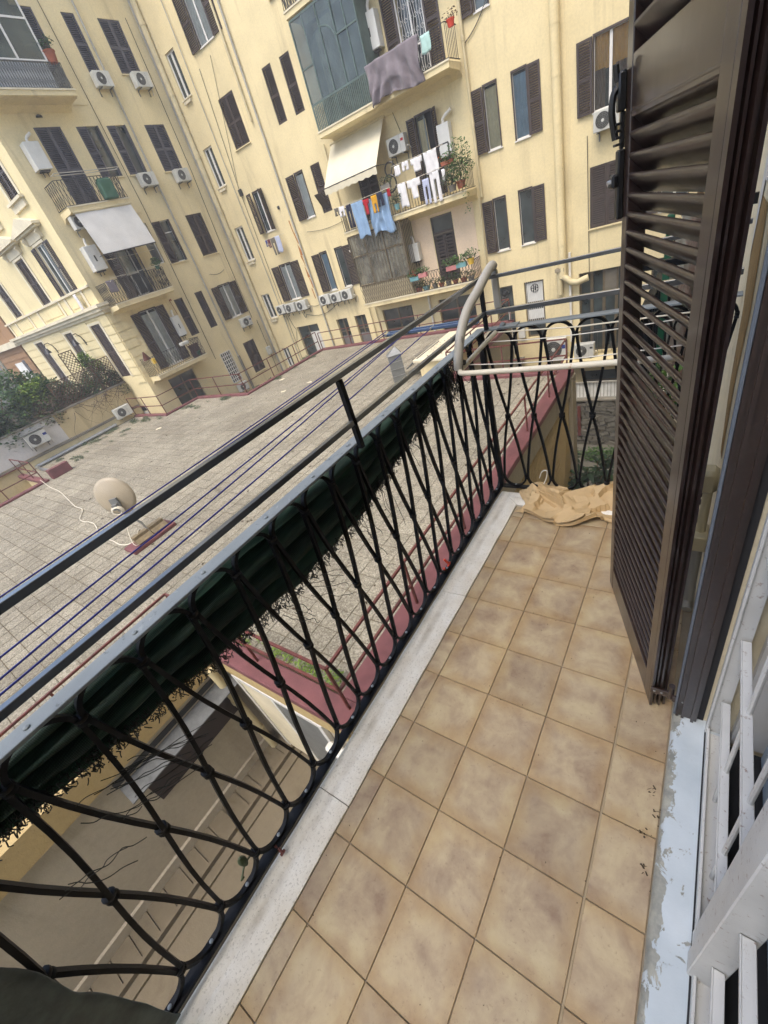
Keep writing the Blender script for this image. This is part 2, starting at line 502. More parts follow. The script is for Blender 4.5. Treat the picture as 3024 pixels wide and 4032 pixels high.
class MB:
    def __init__(s):
        s.v = []; s.f = []; s.mi = []; s.cur = 0
    def add(s, vs, fs):
        b = len(s.v)
        s.v += [tuple(p) for p in vs]
        for f in fs:
            s.f.append(tuple(b + i for i in f)); s.mi.append(s.cur)
        return s
    def box(s, x0, x1, y0, y1, z0, z1):
        return s.add([(x0, y0, z0), (x1, y0, z0), (x1, y1, z0), (x0, y1, z0), (x0, y0, z1), (x1, y0, z1), (x1, y1, z1), (x0, y1, z1)],
                     [(0, 3, 2, 1), (4, 5, 6, 7), (0, 1, 5, 4), (1, 2, 6, 5), (2, 3, 7, 6), (3, 0, 4, 7)])
    def cbox(s, x0, x1, y0, y1, z0, z1, c):
        # box with chamfered edges
        bm = bmesh.new()
        m = Matrix.Translation(((x0 + x1) / 2, (y0 + y1) / 2, (z0 + z1) / 2)) @ Matrix.Diagonal((x1 - x0, y1 - y0, z1 - z0, 1))
        bmesh.ops.create_cube(bm, size=1, matrix=m)
        bmesh.ops.bevel(bm, geom=bm.edges[:], offset=c, segments=1, affect='EDGES')
        bm.verts.index_update()
        s.add([v.co[:] for v in bm.verts], [[v.index for v in f.verts] for f in bm.faces])
        bm.free()
        return s
    def obox(s, c, ax, ay, az):
        # oriented box: centre and three half vectors
        c, ax, ay, az = Vector(c), Vector(ax), Vector(ay), Vector(az)
        vs = [c - ax - ay - az, c + ax - ay - az, c + ax + ay - az, c - ax + ay - az, c - ax - ay + az, c + ax - ay + az, c + ax + ay + az, c - ax + ay + az]
        return s.add([v[:] for v in vs], [(0, 3, 2, 1), (4, 5, 6, 7), (0, 1, 5, 4), (1, 2, 6, 5), (2, 3, 7, 6), (3, 0, 4, 7)])
    def bar(s, a, b, w, h=None, up=(0, 0, 1)):
        # straight square bar from a to b
        a, b = Vector(a), Vector(b)
        d = b - a
        L = d.length
        if L < 1e-6: return s
        d /= L
        u = Vector(up)
        if abs(d.dot(u)) > .97: u = Vector((0, 1, 0))
        sd = d.cross(u).normalized()
        u = sd.cross(d)
        return s.obox((a + b) / 2, d * L / 2, sd * w / 2, u * (h or w) / 2)
    def tube(s, pts, r, n=8, cap=True):
        pts = [Vector(p) for p in pts]
        k = len(pts)
        rs = r if isinstance(r, (list, tuple)) else [r] * k
        t0 = (pts[1] - pts[0]).normalized()
        ref = Vector((0, 0, 1)) if abs(t0.z) < .9 else Vector((1, 0, 0))
        nrm = t0.cross(ref).normalized()
        rings = []
        for i, p in enumerate(pts):
            t = (pts[min(i + 1, k - 1)] - pts[max(i - 1, 0)]).normalized()
            nrm = (nrm - t * nrm.dot(t))
            nrm = nrm.normalized() if nrm.length > 1e-6 else t.orthogonal().normalized()
            bn = t.cross(nrm)
            rings.append([p + (nrm * math.cos(2 * math.pi * j / n) + bn * math.sin(2 * math.pi * j / n)) * rs[i] for j in range(n)])
        vs = [q[:] for rg in rings for q in rg]
        fs = []
        for i in range(k - 1):
            for j in range(n):
                a, b = i * n + j, i * n + (j + 1) % n
                fs.append((a, b, b + n, a + n))
        if cap:
            fs.append(tuple(range(n - 1, -1, -1)))
            fs.append(tuple((k - 1) * n + j for j in range(n)))
        return s.add(vs, fs)
    def sweep(s, pts, w, h, side):
        # rectangular section swept on a path; side = constant vector across the path (width h along it)
        pts = [Vector(p) for p in pts]
        sd = Vector(side).normalized()
        k = len(pts)
        vs = []
        for i, p in enumerate(pts):
            t = (pts[min(i + 1, k - 1)] - pts[max(i - 1, 0)]).normalized()
            u = t.cross(sd).normalized()
            for a, b in ((-1, -1), (1, -1), (1, 1), (-1, 1)):
                vs.append((p + u * (w / 2 * a) + sd * (h / 2 * b))[:])
        fs = []
        for i in range(k - 1):
            for j in range(4):
                a, b = i * 4 + j, i * 4 + (j + 1) % 4
                fs.append((a, b, b + 4, a + 4))
        fs.append((3, 2, 1, 0))
        fs.append(tuple((k - 1) * 4 + j for j in range(4)))
        return s.add(vs, fs)
    def prism(s, prof, y0, y1, axis='y'):
        # closed profile of (a, z) extruded along y (a = x) or along x (a = y)
        n = len(prof)
        if axis == 'y':
            vs = [(a, y0, z) for a, z in prof] + [(a, y1, z) for a, z in prof]
        else:
            vs = [(y0, a, z) for a, z in prof] + [(y1, a, z) for a, z in prof]
        fs = [(i, (i + 1) % n, n + (i + 1) % n, n + i) for i in range(n)]
        fs += [tuple(range(n - 1, -1, -1)), tuple(range(n, 2 * n))]
        return s.add(vs, fs)
    def lathe(s, prof, n=16, c=(0, 0, 0)):
        vs = []
        for r, z in prof:
            for j in range(n):
                a = 2 * math.pi * j / n
                vs.append((c[0] + r * math.cos(a), c[1] + r * math.sin(a), c[2] + z))
        fs = []
        for i in range(len(prof) - 1):
            for j in range(n):
                a, b = i * n + j, i * n + (j + 1) % n
                fs.append((a, b, b + n, a + n))
        fs.append(tuple(range(n - 1, -1, -1)))
        fs.append(tuple((len(prof) - 1) * n + j for j in range(n)))
        return s.add(vs, fs)
    def grid(s, fn, nu, nv):
        vs = [fn(i / nu, j / nv) for j in range(nv + 1) for i in range(nu + 1)]
        fs = [(j * (nu + 1) + i, j * (nu + 1) + i + 1, (j + 1) * (nu + 1) + i + 1, (j + 1) * (nu + 1) + i) for j in range(nv) for i in range(nu)]
        return s.add(vs, fs)
    def mesh(s, name, mat, smooth=False):
        me = bpy.data.meshes.new(name)
        me.from_pydata(s.v, [], s.f)
        for m in (mat if isinstance(mat, (list, tuple)) else [mat]):
            me.materials.append(MATS[m])
        if max(s.mi or [0]) > 0:
            me.polygons.foreach_set('material_index', s.mi)
        bm = bmesh.new()
        bm.from_mesh(me)
        bmesh.ops.recalc_face_normals(bm, faces=bm.faces[:])
        bm.to_mesh(me)
        bm.free()
        if smooth:
            me.shade_smooth()
            if smooth != 'all':
                try:
                    me.set_sharp_from_angle(angle=R(40))
                except Exception:
                    pass
        return me
    def build(s, name, mat, parent=None, loc=(0, 0, 0), rz=0, smooth=False):
        return link(name, s.mesh(name, mat, smooth), parent, loc, rz)

def fac(F, a, z, out=0.0):
    """place on a facade: position along it, height, distance in front of it -> location, rotation"""
    if F == 'R': return (a, 20.0 - out, z), 0.0
    if F == 'L': return (-23.0 + out, a, z), R(90)
    if F == 'P': return (a, 11.0 - out, z), 0.0
    if F == 'G': return (-25.4 + out, a, z), R(90)

def frange(a, b, n):
    return [a + (b - a) * i / (n - 1) for i in range(n)]

def foliage(name, mat, blobs, n, size, parent=None, seed=1, flat=.4, droop=0):
    """leaves spread through a set of ellipsoids (cx,cy,cz,rx,ry,rz)"""
    rr = random.Random(seed)
    vs, fs = [], []
    wts = [b[3] * b[4] * b[5] for b in blobs]
    for i in range(n):
        b = rr.choices(blobs, wts)[0]
        while True:
            p = Vector((rr.uniform(-1, 1), rr.uniform(-1, 1), rr.uniform(-1, 1)))
            if .25 < p.length < 1: break
        if rr.random() < .5: p = p.normalized() * rr.uniform(.75, 1.06)
        c = Vector((b[0] + p.x * b[3], b[1] + p.y * b[4], b[2] + p.z * b[5]))
        s = size * rr.uniform(.6, 1.35)
        d = Vector((rr.gauss(0, 1), rr.gauss(0, 1), rr.gauss(0, 1) * flat - droop)).normalized()
        sd = d.cross(Vector((rr.gauss(0, .5), rr.gauss(0, .5), 1))).normalized()
        up = sd.cross(d)
        k = len(vs)
        vs += [c[:], (c + d * s * .5 + sd * s * .27 + up * s * .06)[:], (c + d * s)[:], (c + d * s * .5 - sd * s * .27 + up * s * .06)[:]]
        fs.append((k, k + 1, k + 2, k + 3))
    me = bpy.data.meshes.new(name)
    me.from_pydata(vs, [], fs)
    me.materials.append(MATS[mat])
    return link(name, me, parent)

def stems(name, mat, base, tips, r=.02, parent=None, seed=3):
    rr = random.Random(seed)
    mb = MB()
    for t in tips:
        b = Vector(base); t = Vector(t)
        m = (b + t) / 2 + Vector((rr.uniform(-.1, .1), rr.uniform(-.1, .1), 0)) * (t - b).length
        mb.tube([b, m, t], [r, r * .7, r * .3], 5)
    return mb.build(name, mat, parent, smooth=True)

# ------------------------------------------------------------------ the courtyard apartment building (left, far and garden faces)
building = empty('apartment_building', (-23, 20, -6))
tag(building, 'yellow plastered apartment building with brown shutters wrapping round the courtyard', 'building')
def bpart(o):
    o.parent = building
    o.location = Vector(o.location) - Vector((-23, 20, -6))
    return o

# openings: (face, a0, a1, z0, z1, kind, options)
W = [
 # left face, row by row
 ('L', 16.22, 16.80, 10.37, 12.25, 'closed', {'m': 'shutter_hazed'}),
 ('L', 17.84, 18.91, 10.36, 12.20, 'closed2', {'m': 'shutter_hazed'}),
 ('L', 14.15, 15.05, 9.50, 12.28, 'closed', {'m': 'shutter_hazed'}),
 ('L', 12.51, 13.65, 5.80, 8.60, 'closed2', {'m': 'shutter_hazed'}),
 ('L', 14.32, 15.36, 6.71, 8.57, 'half', {'m': 'shutter_hazed'}),
 ('L', 15.77, 16.74, 6.70, 8.56, 'half', {'m': 'shutter_hazed'}),
 ('L', 17.76, 18.91, 6.66, 8.53, 'closed2', {'m': 'shutter_hazed'}),
 ('L', 12.45, 14.05, 1.95, 4.75, 'doorL', {'cur': 'lace'}),
 ('L', 14.75, 15.33, 3.0, 4.79, 'white', {}),
 ('L', 15.62, 16.67, 2.86, 4.75, 'halfwhite', {}),
 ('L', 17.75, 18.83, 2.80, 4.75, 'closed2', {}),
 ('L', 12.52, 13.50, -1.5, 1.29, 'open', {'l': 1, 'r': 1, 'cur': 'lace', 'lw': .48, 'door': 1}),
 ('L', 14.70, 15.25, -.62, 1.29, 'closed', {}),
 ('L', 16.10, 16.62, -.63, 1.29, 'closed', {}),
 ('L', 17.75, 18.64, -.57, 1.22, 'open', {'l': 1, 'r': 1, 'cur': 'lace', 'lw': .5}),
 ('L', 12.07, 13.76, -4.9, -2.10, 'shopdoor', {}),
 ('L', 15.83, 16.56, -3.9, -2.09, 'lattice', {}),
 ('L', 17.72, 18.65, -4.01, -2.10, 'closed2', {}),
 # far face
 ('R', -22.16, -21.43, 9.12, 10.80, 'bare', {}), ('R', -22.20, -21.48, 5.48, 7.17, 'bare', {}), ('R', -22.24, -21.52, 1.88, 3.58, 'bare', {}),
 ('R', -22.28, -21.54, -1.40, 0.0, 'bare', {}), ('R', -22.35, -21.70, -4.56, -3.30, 'bare', {}),
 ('R', -19.64, -18.59, 10.08, 11.95, 'open', {'l': 1, 'r': 1, 'lw': .62, 'cur': 'lace'}),
 ('R', -15.0, -14.2, 9.75, 11.6, 'half', {}),
 ('R', -19.80, -18.68, 6.44, 8.35, 'closed2', {}),
 ('R', -16.55, -15.98, 6.37, 8.28, 'closed', {}), ('R', -15.42, -14.84, 6.35, 8.23, 'closed', {}),
 ('R', -19.80, -19.05, 2.84, 4.65, 'open', {'l': 1, 'r': 1, 'lw': .42, 'tilt': 1}),
 ('R', -16.60, -16.03, 2.72, 4.56, 'open', {'l': 1, 'lw': .56, 'cur': 'lace'}),
 ('R', -15.50, -14.91, 2.66, 4.56, 'closed', {'flap': 1}),
 ('R', -19.81, -18.88, -.66, 1.18, 'open', {'l': 1, 'r': 1, 'lw': .62, 'cur': 'lace'}),
 ('R', -16.58, -16.08, -.70, 1.14, 'open', {'l': 1, 'lw': .56, 'cur': 'curtain_blue'}), ('R', -15.51, -15.0, -.70, 1.12, 'open', {'r': 1, 'lw': .56}),
 ('R', -20.24, -18.44, -4.6, -2.21, 'old2', {}), ('R', -16.91, -16.09, -4.6, -2.22, 'old', {}), ('R', -15.53, -14.75, -4.6, -2.22, 'old', {}),
 ('R', -13.57, -11.71, -4.9, -2.21, 'shop', {}), ('R', -10.19, -8.30, -4.9, -2.25, 'shop', {}),
 ('R', -6.88, -6.36, 2.51, 4.34, 'open', {'l': 1, 'lw': .45, 'cur': 'curtain_cream'}), ('R', -5.85, -5.32, 2.50, 4.33, 'open', {'r': 1, 'lw': .42, 'cur': 'curtain_blue'}),
 ('R', -3.28, -2.28, 2.43, 4.24, 'open', {'l': 1, 'r': 1, 'lw': .46, 'cur': 'curtain_orange'}),
 ('R', -6.95, -6.42, -.83, 1.0, 'open', {'l': 1, 'lw': .43}), ('R', -5.92, -5.38, -.82, 1.0, 'open', {'r': 1, 'lw': .43}),
 ('R', -3.38, -2.28, -.85, 1.0, 'closed2', {}),
 ('R', -6.88, -6.36, 6.15, 7.95, 'open', {'l': 1, 'lw': .45}), ('R', -5.85, -5.32, 6.15, 7.95, 'closed', {}), ('R', -3.28, -2.28, 6.1, 7.9, 'closed2', {}),
 ('R', -7.30, -6.49, -5.3, -2.23, 'fan', {}), ('R', -5.99, -5.17, -4.55, -2.23, 'fanbars', {}), ('R', -3.79, -2.0, -5.44, -2.30, 'workshop', {}),
 ('R', -9.67, -8.65, 5.35, 8.0, 'grille', {'l': 1, 'r': 1, 'lw': .55}),
 ('R', -9.71, -8.96, 1.75, 4.43, 'open', {'l': 1, 'r': 1, 'lw': .36, 'cur': 'curtain_cream', 'door': 1, 'ajar': 1}),
 ('R', -13.05, -12.0, 1.75, 4.3, 'closed2', {}),
 ('R', -9.83, -8.79, -1.5, 1.07, 'slatdoor', {}),
 ('R', -1.2, -.4, 2.45, 4.2, 'closed2', {}), ('R', -1.2, -.4, -.85, 1.0, 'open', {'l': 1, 'lw': .4}), ('R', -1.3, -.3, -4.6, -2.3, 'shop', {}),
 ('R', -3.7, -2.2, -7.6, -6.3, 'shop', {}),
 # garden face
 ('P', -34.0, -32.75, 3.05, 5.05, 'closed2', {'sur': 1}), ('P', -29.05, -27.85, 3.0, 5.1, 'closed2', {'sur': 1, 'hood': 1}),
 ('P', -25.75, -24.75, 2.98, 5.1, 'open', {'l': 1, 'r': 1, 'lw': .55, 'sur': 1, 'hood': 1}),
 ('P', -34.0, -32.75, -1.3, 1.47, 'closed2', {'sur': 1}), ('P', -28.97, -27.90, -1.3, 1.43, 'closed2', {'sur': 1}), ('P', -25.35, -24.2, -1.3, 1.40, 'closed2', {'sur': 1}),
 ('P', -25.2, -24.1, 6.75, 8.6, 'closed2', {'sur': 1, 'sillb': 1}), ('P', -29.0, -27.9, 6.75, 8.6, 'closed2', {'sur': 1, 'sillb': 1}),
 ('P', -25.75, -24.85, -3.39, -3.04, 'vent', {}),
]

def wall_panel(F, a0, a1, z0, z1, mat, name='wall', depth=.24):
    holes = [(max(w[1], a0), min(w[2], a1), w[3], w[4]) for w in W if w[0] == F and w[2] > a0 and w[1] < a1 and w[3] < z1 and w[4] > z0]
    holes = [(h[0], h[1], max(h[2], z0), min(h[3], z1)) for h in holes]
    xs = sorted(set([a0, a1] + [h[i] for h in holes for i in (0, 1)]))
    zs = sorted(set([z0, z1] + [h[i] for h in holes for i in (2, 3)]))
    mb = MB()
    for i in range(len(xs) - 1):
        run = None
        for j in range(len(zs) - 1):
            cx, cz = (xs[i] + xs[i + 1]) / 2, (zs[j] + zs[j + 1]) / 2
            solid = not any(h[0] < cx < h[1] and h[2] < cz < h[3] for h in holes)
            if solid and run is None: run = zs[j]
            if run is not None and (not solid or j == len(zs) - 2):
                top = zs[j + 1] if solid else zs[j]
                mb.add([(xs[i], 0, run), (xs[i + 1], 0, run), (xs[i + 1], 0, top), (xs[i], 0, top)], [(0, 1, 2, 3)])
                run = None
    for h in holes:
        mb.add([(h[0], 0, h[2]), (h[1], 0, h[2]), (h[1], 0, h[3]), (h[0], 0, h[3]), (h[0], depth, h[2]), (h[1], depth, h[2]), (h[1], depth, h[3]), (h[0], depth, h[3])],
               [(0, 4, 5, 1), (1, 5, 6, 2), (2, 6, 7, 3), (3, 7, 4, 0)])
    loc, rz = fac(F, 0, 0)
    me = bpy.data.meshes.new(name)
    me.from_pydata(mb.v, [], mb.f)
    me.materials.append(MATS[mat])
    return bpart(link(name, me, None, loc, rz))

TOP = 17.0
wall_panel('L', 11.0, 20.0, -6.0, TOP, 'yellow_plaster')
wall_panel('R', -23.0, 2.2, -9.0, TOP, 'yellow_plaster')
wall_panel('P', -36.4, -23.0, -6.0, TOP, 'cream_plaster')
# end of the wing and a roof so that no light comes from behind
bpart(MB().box(-36.4, -36.2, 11.02, 24, -6, TOP).build('wall', 'cream_plaster', None))
bpart(MB().box(-36.6, -22.4, 10.4, 24.5, TOP, TOP + .4).box(-22.4, 2.4, 19.4, 24.5, TOP, TOP + .4).build('roof_eaves', 'trim_stone', None))
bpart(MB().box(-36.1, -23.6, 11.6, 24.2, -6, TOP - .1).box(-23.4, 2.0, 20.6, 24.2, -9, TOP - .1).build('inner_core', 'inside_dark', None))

leaf_cache = {}
def shutter_leaf(w, h, m):
    k = (round(w, 2), round(h, 2), m)
    if k not in leaf_cache:
        mb = MB()
        st = min(.07, w * .17)
        mb.box(0, st, -.022, .022, 0, h).box(w - st, w, -.022, .022, 0, h)
        mb.box(st, w - st, -.02, .02, 0, st).box(st, w - st, -.02, .02, h - st, h)
        mid = h * .46
        mb.box(st, w - st, -.02, .02, mid, mid + st * 1.3)
        for za, zb in ((st, mid), (mid + st * 1.3, h - st)):
            n = max(3, int((zb - za) / .062))
            for i in range(n):
                z = za + (i + .5) * (zb - za) / n
                mb.obox((w / 2, 0, z), ((w - 2 * st) / 2, 0, 0), (0, .021, .021), (0, -.004, .004))
        leaf_cache[k] = mb.mesh('shutter_leaf', m)
    return leaf_cache[k]

def curtain(p, w, h, mat, y, x0=0):
    nf = max(4, int(w / .11))
    mb = MB().grid(lambda u, v: (x0 + u * w, y + .016 * math.sin(u * nf * 6.28 + 1.3 * math.sin(v * 3)), v * h), nf * 6, 6)
    return mb.build('curtain', mat, p, smooth='all')

win_n = [0]
for (F, a0, a1, z0, z1, kind, o) in W:
    win_n[0] += 1
    wd, h = a1 - a0, z1 - z0
    loc, rz = fac(F, a0, z0)
    door = kind in ('doorL', 'shopdoor', 'slatdoor', 'grille', 'workshop') or o.get('door')
    p = bpart(empty('door' if door else 'window', loc, rz))
    m = o.get('m', 'shutter_brown')
    def frame(mat='white_frame', y=.14, t=.05, mull=1, rails=(), x0=0.0, x1=None, zb=0.0):
        x1_ = wd if x1 is None else x1
        mb = MB().box(x0, x0 + t, y, y + .05, zb, h).box(x1_ - t, x1_, y, y + .05, zb, h)
        mb.box(x0 + t, x1_ - t, y, y + .05, zb, zb + t).box(x0 + t, x1_ - t, y, y + .05, h - t, h)
        for i in range(mull):
            c = x0 + (x1_ - x0) * (i + 1) / (mull + 1)
            mb.box(c - t * .9, c + t * .9, y - .004, y + .046, zb + t, h - t)
        for rz_ in rails:
            mb.box(x0 + t, x1_ - t, y + .004, y + .044, rz_ - t / 2, rz_ + t / 2)
        mb.build('frame', mat, p)
        n = mull + 1
        pw = (x1_ - x0) / n
        gm = 'clear_glass' if o.get('cur') else 'dark_glass'
        for i in range(n):
            xa, xb = x0 + i * pw + t, x0 + (i + 1) * pw - t
            MB().add([(xa, y + .02, zb + t), (xb, y + .02, zb + t), (xb, y + .02, h - t), (xa, y + .02, h - t)], [(0, 1, 2, 3)]).build('pane', gm, p)
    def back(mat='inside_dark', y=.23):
        MB().box(.002, wd - .002, y, y + .01, .002, h - .002).build('dark_backing', mat, p)  # dark plate standing in for the unlit room behind the opening
    def sill(mat='trim_stone'):
        MB().box(-.05, wd + .05, -.07, .13, -.045, -.003).build('sill', mat, p)
    def leaf(x, w_, ang=0, y=.03):
        l = link('shutter_leaf', shutter_leaf(w_, h - .01, m), p, (x, y, .005), ang)
        return l
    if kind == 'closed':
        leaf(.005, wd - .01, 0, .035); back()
        if o.get('flap'):
            MB().obox((wd * .45, -.16, h * .25), (wd * .36, 0, 0), (0, .2, -h * .16), (0, .02, .012)).build('flap', m, p)
    elif kind == 'closed2':
        leaf(.005, wd / 2 - .008, 0, .035); leaf(wd / 2 + .003, wd / 2 - .008, 0, .035); back()
        if F != 'P': sill('yellow_plaster')
    elif kind in ('half', 'halfwhite'):
        leaf(.005, wd * .46, 0, .03)
        frame('grey_frame' if kind == 'half' else 'white_frame', .12, .045, 0, (h * .72,) if kind == 'halfwhite' else (), wd * .47)
        MB().box(wd - .06, wd - .005, -.03, .1, 0, h).build('frame', m, p)
        back(); sill('yellow_plaster')
    elif kind == 'white':
        frame('white_frame', .1, .06, 0, (h * .7,)); back()
    elif kind == 'open':
        if not o.get('ajar'):
            frame('white_frame', .03, .045, 1 if wd > .7 else 0, (h * .22,) if o.get('door') else ())
        else:
            frame('grey_frame', .075, .05, 0, (), 0, wd * .5)
        if o.get('cur') == 'curtain_orange':
            curtain(p, wd * .92, h * .45, 'curtain_orange', .115, wd * .04).location.z = h * .53
            curtain(p, wd * .34, h * .55, 'curtain_brown', .09, 0)
            curtain(p, wd * .34, h * .55, 'curtain_brown', .09, wd * .64)
        elif o.get('cur'):
            curtain(p, wd * (.5 if o.get('ajar') else .94), h * .94, o['cur'], .12 if o.get('ajar') else .085, wd * .03)
        back('inside_dark' if o.get('cur') != 'curtain_cream' else 'inside_dark', .235)
        lw = o.get('lw', .45)
        if F != 'P': MB().box(-.005, .03, -.035, .07, 0, h).box(wd - .03, wd + .005, -.035, .07, 0, h).box(-.005, wd + .005, -.036, .07, h - .03, h + .03).build('casing', m, p)
        if o.get('l'):
            if o.get('tilt'): leaf(-.02 - lw * .8, lw, R(-14), -.16)
            else: leaf(-lw - .01, lw, R(-4), -.05)
        if o.get('r'):
            if o.get('tilt'): leaf(wd + .01, lw, R(-70), -.04)
            elif o.get('ajar'): leaf(wd + .01, lw, R(-40), -.04)
            else: leaf(wd + .01, lw, R(4), -.05)
        if F != 'P': MB().box(-.03, wd + .03, -.05, .13, -.04, -.003).build('sill', 'white_frame' if wd < 1.1 else 'trim_stone', p)
    elif kind == 'bare':
        frame('white_frame', .09, .07, 1); back(); sill('trim_stone')
        MB().box(.1, wd - .1, -.1, -.02, -.2, -.1).build('vent_flap', 'trim_stone', p)
    elif kind == 'doorL':
        leaf(.0, .55, R(-62), -.02); leaf(wd - .02, .55, R(62 + 180), -.02)
        frame('white_frame', .13, .05, 1, (h * .35,), .3, wd - .3); curtain(p, wd * .5, h * .62, 'lace', .2, wd * .25).location.z = h * .35; back()
    elif kind in ('shopdoor', 'shop'):
        frame('brown_frame', .12, .05, 1, (h * .62,)); back()
        if kind == 'shopdoor': curtain(p, wd * .9, h * .9, 'cloth_olive', .2, wd * .05)
    elif kind == 'lattice':
        mb = MB()
        for i in range(6): mb.box(wd * i / 5 - .018, wd * i / 5 + .018, -.03, .0, 0, h)
        for j in range(9): mb.box(0, wd, -.034, -.004, h * j / 8 - .018, h * j / 8 + .018)
        mb.build('lattice', 'white_frame', p); back('dark_glass', .1)
    elif kind in ('old', 'old2'):
        frame('brown_frame', .12, .06, 1, (h * .7,)); back()
        if kind == 'old2': MB().box(wd * .52, wd * .98, .09, .11, .1, h * .82).build('blind', 'awning_white', p)
        else: MB().box(.1, wd - .1, .09, .11, .1, h * .6).build('blind', 'cloth_check', p)
    elif kind in ('fan', 'fanbars'):
        frame('brown_frame', .12, .07, 0, (h * .62, h * .3)); back()
        mb = MB()
        t = [(wd / 2 + .16 * math.cos(a), .09, h - .3 + .16 * math.sin(a)) for a in frange(0, 6.2832, 17)]
        mb.tube(t, .02, 6)
        for i in range(6):
            a = i * 1.047
            mb.obox((wd / 2 + .075 * math.cos(a), .1, h - .3 + .075 * math.sin(a)), (.07 * math.cos(a), .012, .07 * math.sin(a)), (0, .004, 0), (-.03 * math.sin(a), 0, .03 * math.cos(a)))
        mb.build('extractor_fan', 'dark_part', p, smooth=True)
        if kind == 'fanbars':
            mb = MB()
            for i in range(9): mb.box(.07 + i * (wd - .14) / 8 - .008, .07 + i * (wd - .14) / 8 + .008, .04, .056, h * .3, h)
            mb.build('security_bars', 'white_frame', p)
            MB().box(.08, wd - .08, .11, .115, h * .64, h - .08).build('blind', 'lace', p)
            MB().box(.08, wd - .08, .11, .115, h * .33, h * .5).build('blind', 'lace', p)
    elif kind == 'workshop':
        frame('brown_frame', .14, .06, 3, (h * .45, h * .72)); back()
        MB().box(wd * .52, wd * .74, .13, .138, h * .74, h - .08).build('blind', 'cloth_olive', p)
        mb = MB()
        for i in range(11): mb.box(i * wd / 10 - .01, i * wd / 10 + .01, -.14, -.12, 0, h * .3)
        mb.box(0, wd, -.15, -.11, h * .3 - .03, h * .3)
        mb.box(0, wd, -.15, -.11, .1, .13)
        mb.build('railing', 'far_iron', p)
    elif kind == 'grille':
        frame('dark_part', .15, .05, 1); back()
        mb = MB()
        for i in range(3): mb.box(wd * i / 2 - .028, wd * i / 2 + .028, -.05, -.01, 0, h)
        for z in (0, h * .33, h * .98): mb.box(0, wd, -.048, -.012, z - .02, z + .02)
        for i in range(1, 10):
            if i != 5: mb.tube([(wd * i / 10 + .02 * math.sin(z * 9 + i), -.03, z) for z in frange(.02, h - .05, 26)], .009, 5)
        for i in range(5):
            for k in range(7):
                c = (wd * (i + .5) / 5, -.03, h * .08 + k * h * .13)
                mb.tube([(c[0] + .06 * math.cos(t), c[1], c[2] + .06 * math.sin(t)) for t in frange(0, 5.6, 9)], .007, 4)
        mb.build('security_grille', 'white_frame', p)
        leaf(-o['lw'] - .02, o['lw'], R(-5), -.06); leaf(wd + .02, o['lw'], R(5), -.06)
    elif kind == 'slatdoor':
        MB().box(0, .06, .02, .09, 0, h).box(wd - .06, wd, .02, .09, 0, h).box(.06, wd - .06, .02, .09, h - .06, h).box(.06, wd - .06, .02, .09, h - .66, h - .58).build('frame', 'shutter_brown', p)
        MB().box(.06, wd - .06, .05, .06, h - .58, h - .06).build('pane', 'dark_glass', p)
        MB().box(.06, wd - .06, .0, .02, h - .7, h - .65).build('sill_bar', 'brown_frame', p)
        for i in range(2):
            x0, x1 = .06 + i * (wd - .12) / 2 + .01, .06 + (i + 1) * (wd - .12) / 2 - .01
            mb = MB().box(x0, x0 + .07, .03, .07, 0, h - .68).box(x1 - .07, x1, .03, .07, 0, h - .68)
            for k in range(14):
                z = .1 + k * (h - .85) / 13
                mb.box(x0 + .07, x1 - .07, .02, .06, z, z + .07)
            mb.build('door_leaf', 'shutter_brown', p)
        back()
    elif kind == 'vent':
        MB().box(-.12, wd + .12, -.03, .02, -.12, -.002).box(-.12, -.002, -.03, .02, 0, h + .1).box(wd + .002, wd + .12, -.03, .02, 0, h + .1).build('frame', 'white_frame', p)
        back('inside_dark', .12)
    # stone surrounds on the garden face
    if o.get('sur'):
        MB().box(-.2, -.01, -.05, .03, -.02, h + .12).box(wd + .01, wd + .2, -.05, .03, -.02, h + .12).box(-.01, wd + .01, -.05, .03, h + .012, h + .12).build('surround', 'trim_stone', p)
    if o.get('hood'):
        ov = .62
        mb = MB().box(-.2 - ov * .5, wd + .2 + ov * .5, -.06, -.002, h + .14, h + .5)
        for x in (-.18 - ov * .5, wd + .02 + ov * .5):
            mb.box(x, x + .16, -.16, -.002, h + .16, h + .5)
            mb.tube([(x + .08, -.12, h + .44), (x + .08, -.2, h + .36), (x + .08, -.12, h + .25), (x + .08, -.08, h + .18)], .07, 7)
        mb.box(-.25 - ov, wd + .25 + ov, -.26, -.002, h + .5, h + .58).box(-.32 - ov, wd + .32 + ov, -.36, -.002, h + .58, h + .68)
        mb.add([(-.32 - ov, -.36, h + .682), (wd + .32 + ov, -.36, h + .682), (wd / 2, -.36, h + 1.1), (-.32 - ov, 0, h + .682), (wd + .32 + ov, 0, h + .682), (wd / 2, 0, h + 1.1)],
               [(0, 1, 2), (3, 5, 4), (0, 2, 5, 3), (1, 4, 5, 2)])
        mb.build('pediment', 'trim_stone', p)
    if o.get('sillb'):
        mb = MB().box(-.3, wd + .3, -.2, -.002, -.12, -.022)
        mb.box(-.22, wd + .22, -.1, -.002, -.4, -.122)
        mb.build('sill', 'trim_stone', p)

